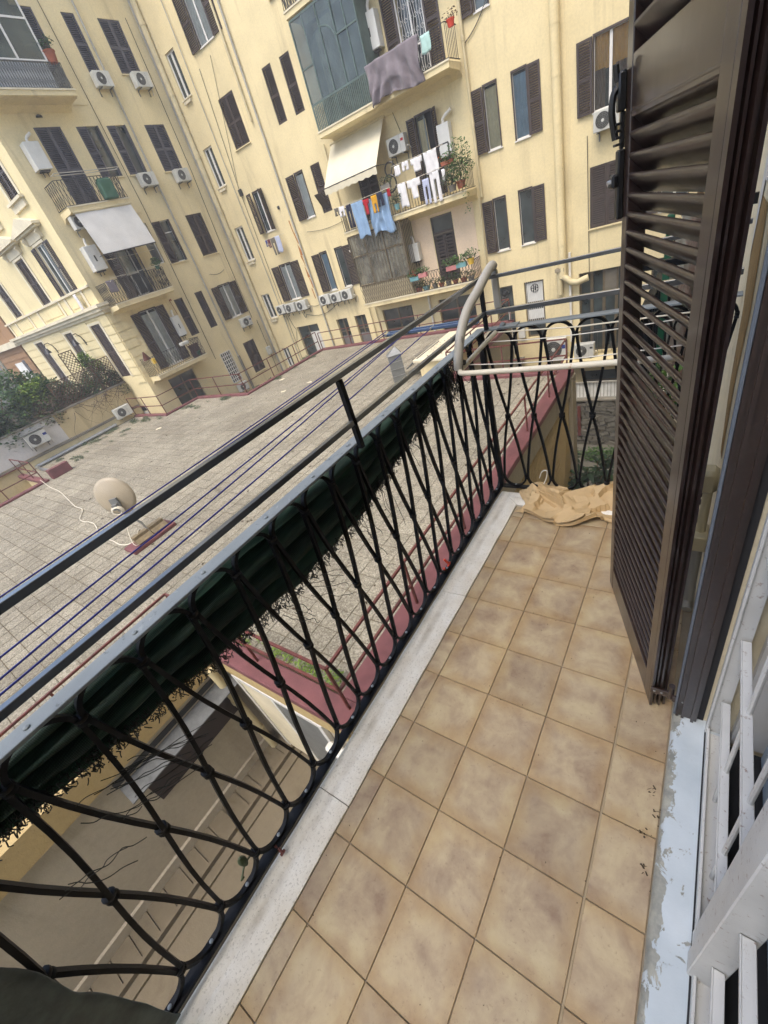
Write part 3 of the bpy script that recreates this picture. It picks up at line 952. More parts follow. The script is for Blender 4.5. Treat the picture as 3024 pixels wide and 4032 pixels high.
# garden face: cornice, belt courses, panels, stone courses
def band(F, a0, a1, z0, z1, out, name='belt_course', mat='trim_stone'):
    loc, rz = fac(F, a0, z0)
    return bpart(MB().box(0, a1 - a0, -out, -.002, 0, z1 - z0).build(name, mat, None, loc, rz))
for (z0, z1, out) in ((1.72, 1.86, .12), (1.86, 2.02, .24), (2.02, 2.16, .34), (2.9, 3.0, .1), (9.3, 9.45, .18), (8.9, 9.05, .1)):
    band('P', -36.5 - out, -22.98 + (out if z1 < 2.5 else 0), z0, z1, out, 'cornice')
for (z0, z1, out) in ((1.72, 1.86, .12), (1.86, 2.02, .235), (2.02, 2.16, .33)):
    band('L', 11.003, 11.65, z0, z1, out, 'cornice')
for (z0, z1) in ((9.3, 9.45), (5.25, 5.33), (1.35, 1.41)):
    band('L', 14.5, 15.4, z0 - .02, z1 - .02, .025, 'belt_course', 'yellow_plaster')
for x in (-36.2, -34.9, -32.2, -30.6, -27.2, -26.3, -24.1):
    band('P', x, x + .2, 2.17, 2.89, .05, 'pilaster_strip')
for (x0, x1) in ((-34.6, -32.4), (-30.3, -27.4), (-26.0, -24.3)):
    band('P', x0, x1, 2.32, 2.76, .03, 'panel', 'cream_plaster')
zc = [-1.75, -1.33, -.91, -.49, -.07, .35, .77, 1.19, 1.68]
cuts = [-36.35, -34.22, -32.52, -29.2, -27.68, -25.58, -23.97, -23.02]
for i in range(len(zc) - 1):
    for j in range(0, len(cuts) - 1):
        if j in (1, 3, 5):      # window bays: only the course above the lintel
            if i < 7: continue
            a0, a1 = cuts[j] + .02, cuts[j + 1] - .02
            band('P', a0, a1, 1.6, 1.68, .04, 'stone_course', 'cream_plaster')
            continue
        band('P', cuts[j] + .0, cuts[j + 1] - .0, zc[i] + .02, zc[i + 1] - .02, .045, 'stone_course', 'cream_plaster')
    band('L', 11.02, 11.98 - (.0 if i % 2 else .25), zc[i] + .02, zc[i + 1] - .02, .04, 'stone_course', 'cream_plaster')

# balconies of the courtyard faces --------------------------------------------------
def slab(F, a0, a1, z, depth, mat='yellow_plaster', t=.16):
    loc, rz = fac(F, a0, z)
    w_ = a1 - a0
    b = bpart(empty('balcony', loc, rz))
    MB().prism([(-.003, -t - .22), (-.003, -.0), (-depth, 0), (-depth, -t), (-depth + .1, -t - .03), (-.25, -t - .05)], 0, w_, 'x').build('slab', mat, b)
    MB().box(-.03, w_ + .03, -depth - .03, -depth + .03, .0, .05).build('edge_stone', 'trim_stone', b)
    return b
def rail_x(b, x0, x1, y, h, pitch=.12, mat='far_iron', sides=(), depth=1.0, style='x'):
    mb = MB()
    def run(p0, p1):
        p0, p1 = Vector(p0), Vector(p1)
        L = (p1 - p0).length
        d = (p1 - p0) / L
        for z in (.07, h):
            mb.bar(p0 + Vector((0, 0, z)), p1 + Vector((0, 0, z)), .035, .02)
        n = max(2, int(L / pitch))
        for i in range(n):
            a, c = p0 + d * (L * i / n), p0 + d * (L * (i + 1) / n)
            if style == 'x':
                mb.bar(a + Vector((0, 0, .08)), c + Vector((0, 0, h)), .017)
                mb.bar(c + Vector((0, 0, .08)), a + Vector((0, 0, h)), .017)
            elif style == 'curve':
                for s_ in (-1, 1):
                    mb.tube([a + d * (pitch * .5 * (1 + s_ * .9 * math.sin(k / 8 * math.pi * 2))) + Vector((0, 0, .08 + (h - .08) * k / 8)) for k in range(9)], .009, 4)
            else:
                mb.bar(a + Vector((0, 0, .05)), a + Vector((0, 0, h)), .016)
    run((x0, y, 0), (x1, y, 0))
    for sx in sides:
        run((sx, y, 0), (sx, -.03, 0))
    return mb.build('railing', mat, b)

b1 = slab('L', 10.6, 14.5, 9.42, 1.0)
rail_x(b1, 0, 3.88, -.97, .85, .1, 'grille_grey', (3.88,))
MB().grid(lambda u, v: (.02 + u * 3.3, -.95, .08 + v * .74), 2, 2).build('screen_panel', 'screen_grey', b1)
mb = MB()
for x in (0.0, 1.15, 2.3, 3.38): mb.box(x, x + .06, -.95, -.89, .86, 3.4)
for z in (.86, 2.05, 3.34): mb.box(.06, 3.38, -.948, -.892, z, z + .06)
mb.box(3.38, 3.44, -.89, -.01, .86, .92).box(3.38, 3.44, -.89, -.01, 3.34, 3.4)
mb.build('veranda_frame', 'white_frame', b1)
for x in (.06, 1.21, 2.36):
    for z in (.92, 2.11): MB().box(x, x + 1.08, -.925, -.919, z, z + 1.13 if z < 1 else 3.33).build('pane', 'veranda_glass', b1)
MB().box(.0, 3.4, -.4, -.38, .9, 3.3).build('curtain', 'cloth_olive', b1)
b2 = slab('L', 11.58, 14.47, 5.66, 1.0)
rail_x(b2, 0, 2.89, -.97, .95, .16, 'far_iron', (0, 2.89), style='x')
b3 = slab('L', 11.25, 14.40, 1.86, 1.0)
rail_x(b3, 0, 3.15, -.97, .95, .13, 'far_iron', (0, 3.15))
b4 = slab('L', 11.25, 14.40, -1.62, 1.0)
rail_x(b4, 0, 3.15, -.97, .95, .14, 'far_iron', (0, 3.15), style='curve')

r0 = slab('R', -13.75, -7.6, 8.75, 1.0)
rail_x(r0, 0, 6.15, -.97, .95, .13, 'far_iron', (0, 6.15))
r1 = slab('R', -13.7, -7.55, 5.22, 1.0)
rail_x(r1, 3.02, 6.15, -.97, .92, .13, 'far_iron', (6.15,), style='v')
# glazed veranda, upper
mb = MB()
for x in (0, .62, 1.3, 1.95, 2.45, 2.95): mb.box(x, x + .045, -.98, -.92, .0, 3.3)
for z in (.84, .0, 3.25): mb.box(.045, 2.95, -.978, -.922, z, z + .06)
arc = [(1.3 + .66 * math.cos(t) * .99, -.95, 2.05 + .62 * math.sin(t)) for t in frange(math.pi, 0, 15)]
mb.tube(arc, .03, 5)
mb.box(.045, .62, -.975, -.925, 1.9, 1.95).box(1.95, 2.95, -.975, -.925, 2.2, 2.25)
mb.box(2.95, 3.0, -.92, -.02, .0, .06).box(2.95, 3.0, -.92, -.02, 3.25, 3.3)
mb.build('veranda_frame', 'green_frame', r1)
for x0, x1 in ((.045, .62), (.665, 1.3), (1.345, 1.95), (1.995, 2.45), (2.495, 2.95)):
    MB().box(x0, x1, -.955, -.949, .9, 3.25).build('pane', 'veranda_glass', r1)
mb = MB()
for i in range(34): mb.box(.05 + i * .0855, .05 + i * .0855 + .05, -1.0, -.97, .06, .84)
mb.build('ribbed_panel', 'ribbed_green', r1)
curtain(r1, 1.1, 2.1, 'curtain_cream', -.5, .7).location.z = .9
MB().box(.1, 2.9, -.22, -.2, .1, 3.2).build('back_panel', 'cloth_olive', r1)
MB().box(2.96, 3.0, -.9, -.02, .07, 3.24).build('side_panel', 'green_frame', r1)
r2 = slab('R', -13.8, -7.55, 1.56, 1.0)
rail_x(r2, 0, 6.22, -.97, .92, .13, 'far_iron', (0, 6.22), style='v')
r3 = slab('R', -13.8, -7.75, -1.62, 1.0)
rail_x(r3, 3.05, 6.02, -.97, .8, .14, 'far_iron', (6.02,), style='curve')
mb = MB()
for x in (0, .95, 1.95, 2.95): mb.box(x, x + .06, -.97, -.91, .86, 2.98)
for z in (.0, .84, 2.1, 2.94): mb.box(.06, 2.95, -.968, -.912, z, z + .05)
mb.box(2.95, 3.01, -.91, -.02, .84, .9).box(2.95, 3.01, -.91, -.02, 2.94, 2.98)
mb.build('veranda_frame', 'brown_frame', r3)
for x in (.06, 1.01, 2.01):
    MB().box(x, x + .93, -.94, -.934, .89, 2.1).build('pane', 'brown_glass', r3)
    MB().box(x, x + .93, -.94, -.934, 2.15, 2.94).build('pane', 'brown_glass', r3)
curtain(r3, 1.2, 2.0, 'curtain_cream', -.5, .08).location.z = .9
mb = MB()
for i in range(17): mb.box(.03 + i * .18, .05 + i * .18, -1.02, -1.0, .84, 2.98)
for i in range(7): mb.box(3.02, 3.036, -.95 + i * .14, -.934 + i * .14, 0, 2.98)
mb.build('security_bars', 'brown_frame', r3)
mb = MB()
for i in range(24):
    x = .03 + i * .123
    mb.tube([(x + .035 * math.sin(k / 10 * 12.56), -.99, .06 + .78 * k / 10) for k in range(11)], .012, 4)
    mb.tube([(x + .06 - .035 * math.sin(k / 10 * 12.56), -.975, .06 + .78 * k / 10) for k in range(11)], .012, 4)
mb.build('railing', 'brown_frame', r3)
MB().box(.03, 2.95, -.93, -.915, .05, .84).build('panel', 'panel_tan', r3)
for _o in list(r1.children) + list(r3.children) + list(b1.children):
    if _o.name.startswith('pane') and 'panel' not in _o.name:
        _o.rotation_euler = (rnd.uniform(-.015, .015), 0, rnd.uniform(-.006, .006))
# pale painted bay behind the lowest open balcony
band('R', -10.75, -9.86, -1.6, 1.3, .012, 'wall_patch', 'pale_plaster')
band('R', -8.76, -7.8, -1.6, 1.3, .012, 'wall_patch', 'pale_plaster')
band('R', -9.86, -8.76, 1.1, 1.3, .012, 'wall_patch', 'pale_plaster')

# drainpipes and cables
def pipe(F, pts, r, mat, name='drainpipe', n=8, collars=0, out=.09):
    mb = MB()
    P3 = []
    for q in pts:
        a, z = q[0], q[1]
        P3.append(fac(F, a, z, q[2] if len(q) > 2 else out)[0])
    mb.tube(P3, r, n)
    if collars:
        (p0, p1) = (Vector(P3[0]), Vector(P3[-1]))
        k = int((p1 - p0).length / collars)
        for i in range(1, k):
            c = p0 + (p1 - p0) * i / k
            mb.tube([c - Vector((0, 0, .05)), c + Vector((0, 0, .05))], r * (1.18 if r < .14 else 1.05), n)
    return bpart(mb.build(name, mat, None, smooth=True))
pipe('R', [(-22.62, -5.5), (-22.62, TOP)], .13, 'pipe_cream', collars=2.4, out=.16)
pipe('R', [(-22.88, -5.5), (-22.88, TOP)], .06, 'pipe_grey', collars=2.4, out=.1)
pipe('L', [(19.82, -5.5), (19.82, TOP)], .035, 'pipe_grey')
pipe('L', [(16.95, -2.6), (16.95, TOP)], .045, 'pipe_grey', collars=1.8)
pipe('L', [(16.98, -5.2), (16.97, -2.6)], .085, 'concrete')
pipe('L', [(19.45, -1.2), (19.45, -4.6)], .015, 'cable_dark', 'cable')
pipe('R', [(-20.9, -4.5), (-20.9, TOP)], .02, 'pipe_grey', 'cable')
pipe('R', [(-17.62, -3.9), (-17.62, TOP)], .045, 'pipe_grey', collars=2.0)
pipe('R', [(-18.05, 7.0), (-18.05, TOP)], .055, 'pipe_cream', collars=2.0)
pipe('R', [(-14.3, -5), (-14.3, 5.0)], .03, 'pipe_cream')
pipe('R', [(-13.9, -4.9), (-13.9, -1.9)], .03, 'pipe_cream')
pipe('R', [(-10.62, -4.9), (-10.62, -1.9)], .05, 'pipe_white')
pipe('R', [(-7.35, 1.2), (-7.35, TOP)], .06, 'pipe_cream', collars=2.2)
pipe('R', [(-7.5, -1.5), (-7.45, 1.2)], .04, 'pipe_cream')
pipe('R', [(-4.35, -2.3), (-4.35, TOP)], .15, 'yellow_plaster', n=16, collars=1.15, out=.16)
pipe('R', [(-4.48, -2.9), (-4.48, -2.0)], .11, 'pipe_cream', n=10, out=.16)
pipe('R', [(-4.4, -2.2, .18), (-4.2, -2.35, .22), (-4.05, -2.5, .22), (-3.8, -2.55, .22), (-3.55, -2.48, .22), (-3.4, -2.45, .2)], .12, 'pipe_cream', 'flue_pipe', n=10)
pipe('R', [(-4.1, -4.9), (-4.1, -1.45)], .05, 'pipe_white')
pipe('R', [(-6.62, -5.4, .3), (-6.62, -3.2, .3)], .04, 'pipe_white')
band('R', -4.62, -4.28, -2.05, -1.92, .3, 'pipe_collar', 'grey_plaster')
def cable(F, pts, r=.012, sag=.0, mat='cable_dark'):
    out = []
    for i in range(len(pts) - 1):
        a, b = pts[i], pts[i + 1]
        for k in range(8):
            t = k / 8
            out.append((a[0] + (b[0] - a[0]) * t, a[1] + (b[1] - a[1]) * t - sag * math.sin(t * math.pi), .04))
    out.append((pts[-1][0], pts[-1][1], .04))
    return pipe(F, out, r, mat, 'cable', 5)
cable('R', [(-20.2, 9.6), (-20.6, 5.2), (-20.75, -4.6)]); cable('R', [(-19.2, 9.7), (-20.55, 5.3)], .01)
cable('R', [(-18.4, -1.2), (-17.4, -1.1)], .012, .12); cable('R', [(-19.3, -1.3), (-19.0, -1.6), (-16.3, -1.35)], .012, .3)
cable('R', [(-6.2, 6.6), (-7.3, 5.6)], .016, .15); cable('R', [(-3.45, 1.9), (-3.4, -2.3)], .012); cable('L', [(15.45, 12.5), (15.6, 5.4), (15.4, -2.2)], .014)
cable('L', [(19.3, 12.3), (19.35, 6.5), (19.2, 2.3), (19.2, -1.0)], .014); cable('L', [(17.6, 1.9), (18.7, 1.9)], .012, .12)
cable('R', [(-16.9, 2.2), (-14.4, 2.1)], .01, .1); cable('R', [(-20.6, -1.2), (-20.3, -2.3), (-20.9, -3.2)], .012, .2); cable('R', [(-11.4, 4.9), (-10.6, 4.9), (-10.4, 4.2)], .01)
# rust run below an old hook
mb = MB()
for i in range(7):
    z = 2.6 - i * .55
    mb.add([(-17.95 + .14 * (i % 3) * .3, 0, z), (-17.88 + .14 * (i % 2) * .4, 0, z), (-17.86 + .1 * (i % 3), 0, z - .54), (-17.92 + .1 * (i % 2), 0, z - .54)], [(0, 1, 2, 3)])
bpart(mb.build('rust_run', 'rust_stain', None, (0, 19.994, .35)))

# ------------------------------------------------------------------ air conditioners, boilers, awnings, washing
def make_ac(name, label, F, a, z, w=.82, h=.56, brand=None, out=.02, blue=False):
    loc, rz = fac(F, a, z, out)
    t = empty(name, loc, rz)
    tag(t, label, 'air conditioner', 'outdoor air conditioning units on the walls')
    d = .3
    MB().cbox(0, w, -d - .06, -.06, 0, h, .015).build('casing', 'ac_white', t)
    cx, cz, r = w * .37, h * .5, h * .39
    mb = MB()
    for k in range(5):
        rr_ = r * (k + 1) / 5
        mb.tube([(cx + rr_ * math.cos(q), -d - .068, cz + rr_ * math.sin(q)) for q in frange(0, 6.2832, 21)], .007, 4, False)
    for k in range(12):
        q = k * math.pi / 6
        mb.bar((cx + .05 * math.cos(q), -d - .07, cz + .05 * math.sin(q)), (cx + r * math.cos(q), -d - .07, cz + r * math.sin(q)), .007)
    mb.build('fan_guard', 'grille_grey', t)
    MB().lathe([(r * .98, 0), (r * .98, .004)], 24).build('fan_opening', 'far_iron', t).matrix_local = Matrix.Translation((cx, -d - .059, cz)) @ Matrix.Rotation(R(90), 4, 'X')
    MB().lathe([(r * .26, 0), (r * .2, .012)], 14).build('fan_hub', 'ac_white', t).matrix_local = Matrix.Translation((cx, -d - .062, cz)) @ Matrix.Rotation(R(90), 4, 'X')
    MB().box(w * .74, w * .745, -d - .063, -d - .058, .02, h - .02).build('panel_seam', 'grille_grey', t)
    if blue: MB().box(w * .8, w * .97, -d - .066, -d - .0605, h * .52, h * .7).build('badge', 'cloth_royal', t)
    elif brand: MB().box(w * .8, w * .94, -d - .066, -d - .0605, h * .62, h * .76).build('badge', brand, t)
    for x in (w * .14, w * .82):
        MB().box(x, x + .04, -d - .1, .0, -.05, -.012).box(x, x + .04, -.02, .0, -.25, -.05).build('bracket', 'grille_grey', t)
    MB().tube([(w - .02, -.2, h * .3), (w + .07, -.16, h * .26), (w + .08, -.04, h * .1), (w + .05, -.02, -.2)], .018, 6).build('hose', 'pipe_white', t, smooth=True)
    return t
AC = 'air_conditioner'
make_ac(AC, 'air conditioner under the tall narrow closed shutters, top left row', 'L', 16.13, 9.80, .78, .52)
make_ac(AC, 'air conditioner under the wide closed shutters, top left row', 'L', 18.13, 9.80, .86, .55)
make_ac(AC, 'air conditioner under the half open window right of the balcony with green bin', 'L', 15.97, 6.13, .86, .54)
make_ac(AC, 'air conditioner under the closed shutters beside the corner pipes, second row', 'L', 18.07, 6.11, .84, .54)
make_ac(AC, 'air conditioner tucked behind the white awning on the left', 'L', 11.6, 4.95, .7, .5, None, .3)
make_ac(AC, 'small air conditioner with blue badge under the lace curtained window', 'L', 18.1, -1.28, .74, .5, None, .02, True)
make_ac(AC, 'air conditioner on the ground below the white lattice window', 'L', 15.84, -4.5, .68, .5)
make_ac(AC, 'leftmost of the three air conditioners below the far left lace curtain window', 'R', -21.0, -1.24, .66, .48)
make_ac(AC, 'middle of the three air conditioners below the far left lace curtain window', 'R', -20.22, -1.26, .8, .48)
make_ac(AC, 'rightmost of the three air conditioners below the far left lace curtain window', 'R', -19.25, -1.28, .8, .5)
make_ac(AC, 'leftmost of the three air conditioners beside the brown barred veranda', 'R', -17.32, -1.28, .74, .5)
make_ac(AC, 'middle of the three air conditioners beside the brown barred veranda', 'R', -16.48, -1.28, .7, .47)
make_ac(AC, 'rightmost of the three air conditioners beside the brown barred veranda', 'R', -15.7, -1.28, .74, .5)
make_ac(AC, 'air conditioner with red mark above the white washing, beside the cream awning', 'R', -10.98, 3.54, .86, .58, 'cloth_red')
make_ac(AC, 'white air conditioner under the window with orange curtains', 'R', -3.2, 1.88, .76, .54)
make_ac(AC, 'tall grey air conditioner with blue badge behind the red railing', 'R', -5.12, -5.55, .84, .92, None, .02, True)
make_ac(AC, 'white air conditioner with dark side panel hung on the workshop railing', 'R', -3.9, -5.45, .78, .54, 'dark_part', .25)
make_ac(AC, 'air conditioner on the vine covered low wall', 'G', 9.42, -3.12, .9, .56)
make_ac(AC, 'air conditioner with small roof on the white painted low wall', 'G', 5.2, -2.5, .95, .62, None, .02, True)
MB().box(-.06, 1.01, -.42, 0, .66, .69).box(-.06, -.03, -.42, -.39, -.1, .66).build('hood', 'zinc_sheet', bpy.data.objects['air_conditioner.018'])

def boiler(label, F, a, z, w, h, d=.32, flue=0, slot=False):
    loc, rz = fac(F, a, z, .02)
    t = empty('gas_boiler', loc, rz)
    tag(t, label, 'boiler', 'gas boilers fixed to the walls')
    MB().cbox(0, w, -d, 0, 0, h, .015).build('casing', 'boiler_white', t)
    MB().box(w * .2, w * .8, -d * .8, -d * .2, -.06, -.003).box(w * .3, w * .34, -d * .5, -d * .4, -.22, -.06).box(w * .6, w * .64, -d * .5, -d * .4, -.2, -.06).build('pipes', 'dark_part', t)
    if slot: MB().box(w * .4, w * .52, -d - .004, -d + .002, h * .36, h * .6).build('slot', 'dark_part', t)
    if flue:
        MB().tube([(w * .5, -d * .5, h - .02), (w * .5, -d * .5, h + .12), (w * .5 + flue * .15, -d * .5, h + .2), (w * .5 + flue * .5, -d * .5, h + .3)], .055, 8).build('flue', 'pipe_white', t, smooth=True)
    return t
boiler('white boiler beside the closed balcony door, second row of the left wall', 'L', 11.58, 7.14, .62, .92, .4, .55)
boiler('white boiler with dark slot left of the white awning', 'L', 11.52, 3.35, .6, 1.0, .4, .12, True)
boiler('narrow white boiler cabinet right of the lace curtained balcony door', 'L', 13.95, -.4, .44, 1.0, .2, .1, True)
boiler('large white boiler with dark slot beside the glazed upper veranda', 'R', -10.98, 6.66, .62, .98, .35, .15, True)
boiler('white boiler with bent flue on the balcony of white washing', 'R', -8.72, 2.85, .5, 1.0, .3, .75)
boiler('small white boiler with thin flue on the pale wall of the flowered balcony', 'R', -11.02, -.38, .5, .72, .3, -.12)

def awning(label, F, a0, a1, zt, zb, drop, out, mat, valance, name='awning'):
    loc, rz = fac(F, a0, zb)
    t = empty(name, loc, rz)
    tag(t, label, 'awning')
    w_, h = a1 - a0, zt - zb
    MB().grid(lambda u, v: (u * w_, -out[1] + (out[1] - out[0]) * v - .02 * math.sin(v * 3.14) + .008 * math.sin(u * 17), h * v), 24, 8).build('canopy', mat, t, smooth='all')
    MB().tube([(-.05, -out[0], h + .02), (w_ + .05, -out[0], h + .02)], .05, 8).build('roller', 'pipe_cream', t, smooth=True)
    MB().tube([(-.02, -out[1], 0), (w_ + .02, -out[1], 0)], .025, 6).build('front_bar', 'dark_part', t)
    if valance:
        MB().grid(lambda u, v: (u * w_, -out[1] - .02 - .015 * math.sin(u * 40), -.02 - v * valance + .02 * math.sin(u * 50) * v), 60, 2).build('valance', mat, t, smooth='all')
    for x in (0, w_):
        MB().bar((x, -out[1], 0), (x, -.02 if drop else -out[0], h * drop), .02).build('arm', 'dark_part', t)
    return t
awning('white pull down awning hanging from the second balcony on the left', 'L', 11.7, 14.4, 5.46, 3.78, 0, (.98, 1.45), 'awning_white', 0)
awning('cream sloping awning with valance under the glazed veranda', 'R', -13.9, -11.0, 4.86, 3.38, .0, (.1, 1.45), 'awning_cream', .22)

GW = 'washing on the lines'
def cloth(label, F, a0, a1, zt, zb, mat, out=1.1, shape='towel', amp=.03, name='laundry_item', cat='laundry', seed=0, sway=0.0, sag=0.0):
    loc, rz = fac(F, a0, zb, out)
    w_, h = a1 - a0, zt - zb
    rr = random.Random(seed + int(abs(a0) * 100))
    ph, k = rr.uniform(0, 6), rr.uniform(3, 5)
    def fn(u, v):
        x = u * w_
        fall = 1 - v
        y = amp * math.sin(u * k * 6.28 + ph) * (.25 + fall) + .5 * amp * math.sin(u * 13 + 5 * v + ph)
        z = h * v - sag * math.sin(u * math.pi) * fall
        if shape == 'towel':
            x += .03 * w_ * math.sin(v * 5 + ph) * fall
            z -= .04 * h * fall * math.sin(u * 7 + ph)
        elif shape == 'drape':
            x = w_ * (.5 + (u - .5) * (1 - .07 * math.sin(fall * 3.1)))
            z = h * v - .07 * h * fall * math.sin(u * 6.28 + 2.6) - .05 * math.sin(v * 18 + 8 * (u - .5) ** 2) * fall
            y += .07 * math.sin(v * 9 + 14 * (u - .5) ** 2 * 4) * fall
        return (x + sway * fall, y, z)
    mb = MB()
    nu, nv = max(8, int(w_ / .05)), max(6, int(h / .06))
    vs = [fn(i / nu, j / nv) for j in range(nv + 1) for i in range(nu + 1)]
    keep = []
    for j in range(nv):
        for i in range(nu):
            u, v = (i + .5) / nu, (j + .5) / nv
            ok = True
            if shape == 'shirt': ok = (.24 < u < .76) or v > .62 and abs(u - .5) < .5 and v > .9 - .9 * (1 - abs(u - .5) * 2) * .8 - .2
            if shape == 'trousers': ok = v > .72 or abs(u - .5) > .08
            if shape == 'shorts': ok = v > .5 or abs(u - .5) > .1
            if ok: keep.append((j * (nu + 1) + i, j * (nu + 1) + i + 1, (j + 1) * (nu + 1) + i + 1, (j + 1) * (nu + 1) + i))
    mb.add(vs, keep)
    o = mb.build(name, mat, None, loc, rz, smooth='all')
    sm = o.modifiers.new('thickness', 'SOLIDIFY'); sm.thickness = .006
    return tag(o, label, cat, GW)
cloth('big grey sheet draped over the upper balcony railing', 'R', -10.75, -8.45, 6.2, 5.12, 'cloth_grey', 1.2, 'drape', .07, 'grey_sheet', 'sheet')
cloth('pale mint towel beside the grey sheet', 'R', -8.42, -8.06, 6.12, 5.66, 'cloth_mint', 1.06, name='mint_towel', cat='towel')
for a0, a1, zt, zb, m, sh, lb, nm in [
    (-13.8, -13.56, 2.6, 2.3, 'cloth_olive', 'shorts', 'small grey garment at the left end of the coloured washing line', 'garment'),
    (-13.54, -13.22, 2.58, 2.2, 'cloth_white', 'shorts', 'small white garment at the left of the coloured washing line', 'garment'),
    (-13.15, -12.86, 2.55, 1.68, 'cloth_navy', 'trousers', 'dark trousers left of the long light blue sheet', 'trousers'),
    (-12.82, -12.18, 2.53, 1.2, 'cloth_blue', 'towel', 'long light blue sheet hanging left of the red garment', 'sheet'),
    (-12.25, -11.86, 2.5, 1.95, 'cloth_red', 'shirt', 'red garment on the coloured washing line', 'shirt'),
    (-11.72, -11.42, 2.52, 1.9, 'cloth_yellow', 'shorts', 'yellow garment on the coloured washing line', 'shorts'),
    (-11.40, -11.12, 2.54, 2.06, 'cloth_navy', 'shorts', 'navy garment right of the yellow one', 'shorts')]:
    cloth(lb, 'R', a0, a1, zt, zb, m, 1.3, sh, .03, nm, 'laundry')
cloth('wide light blue sheet hanging in a curve below the yellow garment', 'R', -12.1, -10.92, 2.45, 1.15, 'cloth_blue', 1.18, 'drape', .05, 'sheet', 'sheet')
cloth('small red cloth right end of the coloured washing line', 'R', -10.9, -10.74, 2.55, 2.28, 'cloth_red', 1.25, 'towel', .02, 'garment', 'laundry')
for a0, a1, zt, zb, m, sh, lb, nm in [
    (-10.44, -10.18, 3.15, 2.82, 'cloth_white', 'towel', 'white printed cloth left end of the upper white washing line', 'cloth'),
    (-10.08, -9.76, 3.18, 2.88, 'cloth_white', 'shorts', 'small white garments second on the upper white line', 'garment'),
    (-9.66, -9.14, 3.15, 2.72, 'cloth_white', 'shirt', 'white shirt third on the upper white line', 'shirt'),
    (-9.06, -8.5, 3.18, 2.5, 'cloth_white', 'towel', 'white garments at right end of the upper white line', 'garment'),
    (-10.48, -10.08, 2.56, 1.74, 'cloth_white', 'towel', 'white towel left end of the lower white washing line', 'towel'),
    (-10.0, -9.4, 2.54, 1.9, 'cloth_white', 'shirt', 'white shirt on the lower line right of the towel', 'shirt'),
    (-9.32, -9.02, 2.4, 1.56, 'cloth_pale', 'trousers', 'pale lilac garment on the lower white line', 'trousers'),
    (-8.96, -8.55, 2.52, 1.52, 'cloth_white', 'trousers', 'long white trousers on the lower white line', 'trousers'),
    (-8.42, -8.28, 2.48, 2.1, 'cloth_white', 'towel', 'small white cloth at right end of the lower line', 'cloth')]:
    cloth(lb, 'R', a0, a1, zt, zb, m, 1.06, sh, .025, nm, 'laundry')
for a0, a1, zt, zb, m, sh, lb in [(-19.75, -19.6, 2.5, 2.2, 'cloth_royal', 'shorts', 'blue small garment under the tilted shutters'), (-19.58, -19.38, 2.5, 2.1, 'cloth_maroon', 'shorts', 'maroon garment under the tilted shutters'),
    (-19.36, -18.98, 2.5, 1.7, 'cloth_olive', 'trousers', 'olive garment with dark socks under the tilted shutters'), (-18.96, -18.6, 2.5, 1.75, 'cloth_pale', 'towel', 'pale shirt at the right under the tilted shutters')]:
    cloth(lb, 'R', a0, a1, zt, zb, m, .4, sh, .02, 'garment', 'laundry')

def line_set(label, F, pts, r=.008, mat='cable_white', name='washing_line'):
    mb = MB()
    for (a0, z0, o0), (a1, z1, o1) in pts:
        p, q = Vector(fac(F, a0, z0, o0)[0]), Vector(fac(F, a1, z1, o1)[0])
        mb.tube([p, (p + q) / 2 - Vector((0, 0, .02)), q], r, 5)
    return tag(mb.build(name, mat), label, 'washing line')
line_set('washing line carrying coloured clothes and light blue sheets', 'R', [((-13.85, 2.6, 1.3), (-10.7, 2.56, 1.3)), ((-13.85, 2.45, 1.0), (-13.85, 2.6, 1.3)), ((-10.7, 2.45, 1.0), (-10.7, 2.56, 1.3)), ((-12.2, 2.45, 1.18), (-10.8, 2.45, 1.18))])
line_set('pair of washing lines carrying white clothes', 'R', [((-10.6, 3.19, 1.06), (-8.2, 3.19, 1.06)), ((-10.6, 2.57, 1.06), (-8.2, 2.55, 1.06))])
line_set('short washing line under the tilted shutters on the far wall', 'R', [((-19.9, 2.52, .4), (-18.5, 2.52, .4)), ((-19.85, 2.52, .0), (-19.85, 2.52, .4)), ((-18.55, 2.52, 0), (-18.55, 2.52, .4))])
line_set('washing line with coloured pegs on the balcony under the white awning', 'L', [((11.5, 3.6, 1.2), (14.3, 3.55, 1.2)), ((11.5, 2.9, 1.25), (14.3, 2.9, 1.25)), ((11.5, 2.75, 1.0), (11.5, 2.9, 1.25)), ((14.3, 2.75, 1.0), (14.3, 2.9, 1.25))])
line_set('empty washing frame on the second balcony of the left wall', 'L', [((11.6, 6.75, 1.35), (14.5, 6.75, 1.35)), ((11.6, 6.75, 1.0), (11.6, 6.75, 1.35)), ((14.5, 6.75, 1.0), (14.5, 6.75, 1.35)), ((11.6, 6.7, 1.2), (14.5, 6.7, 1.2))], .014, 'pipe_grey')
# white wire reel and bag
cloth('white plastic bag hanging from the sill of the pedimented window', 'P', -24.6, -24.3, 2.85, 2.15, 'cloth_white', .2, 'towel', .04, 'plastic_bag', 'bag')
cloth('grey cloth folded on the left end of the railing under the white awning', 'L', 11.3, 11.7, 2.85, 2.35, 'cloth_grey', 1.05, 'towel', .02, 'cloth', 'cloth')
cloth('brown mat leaning on the railing of the lowest left balcony', 'L', 13.6, 14.25, -.9, -1.6, 'mat_brown', .9, 'towel', .02, 'mat', 'mat')
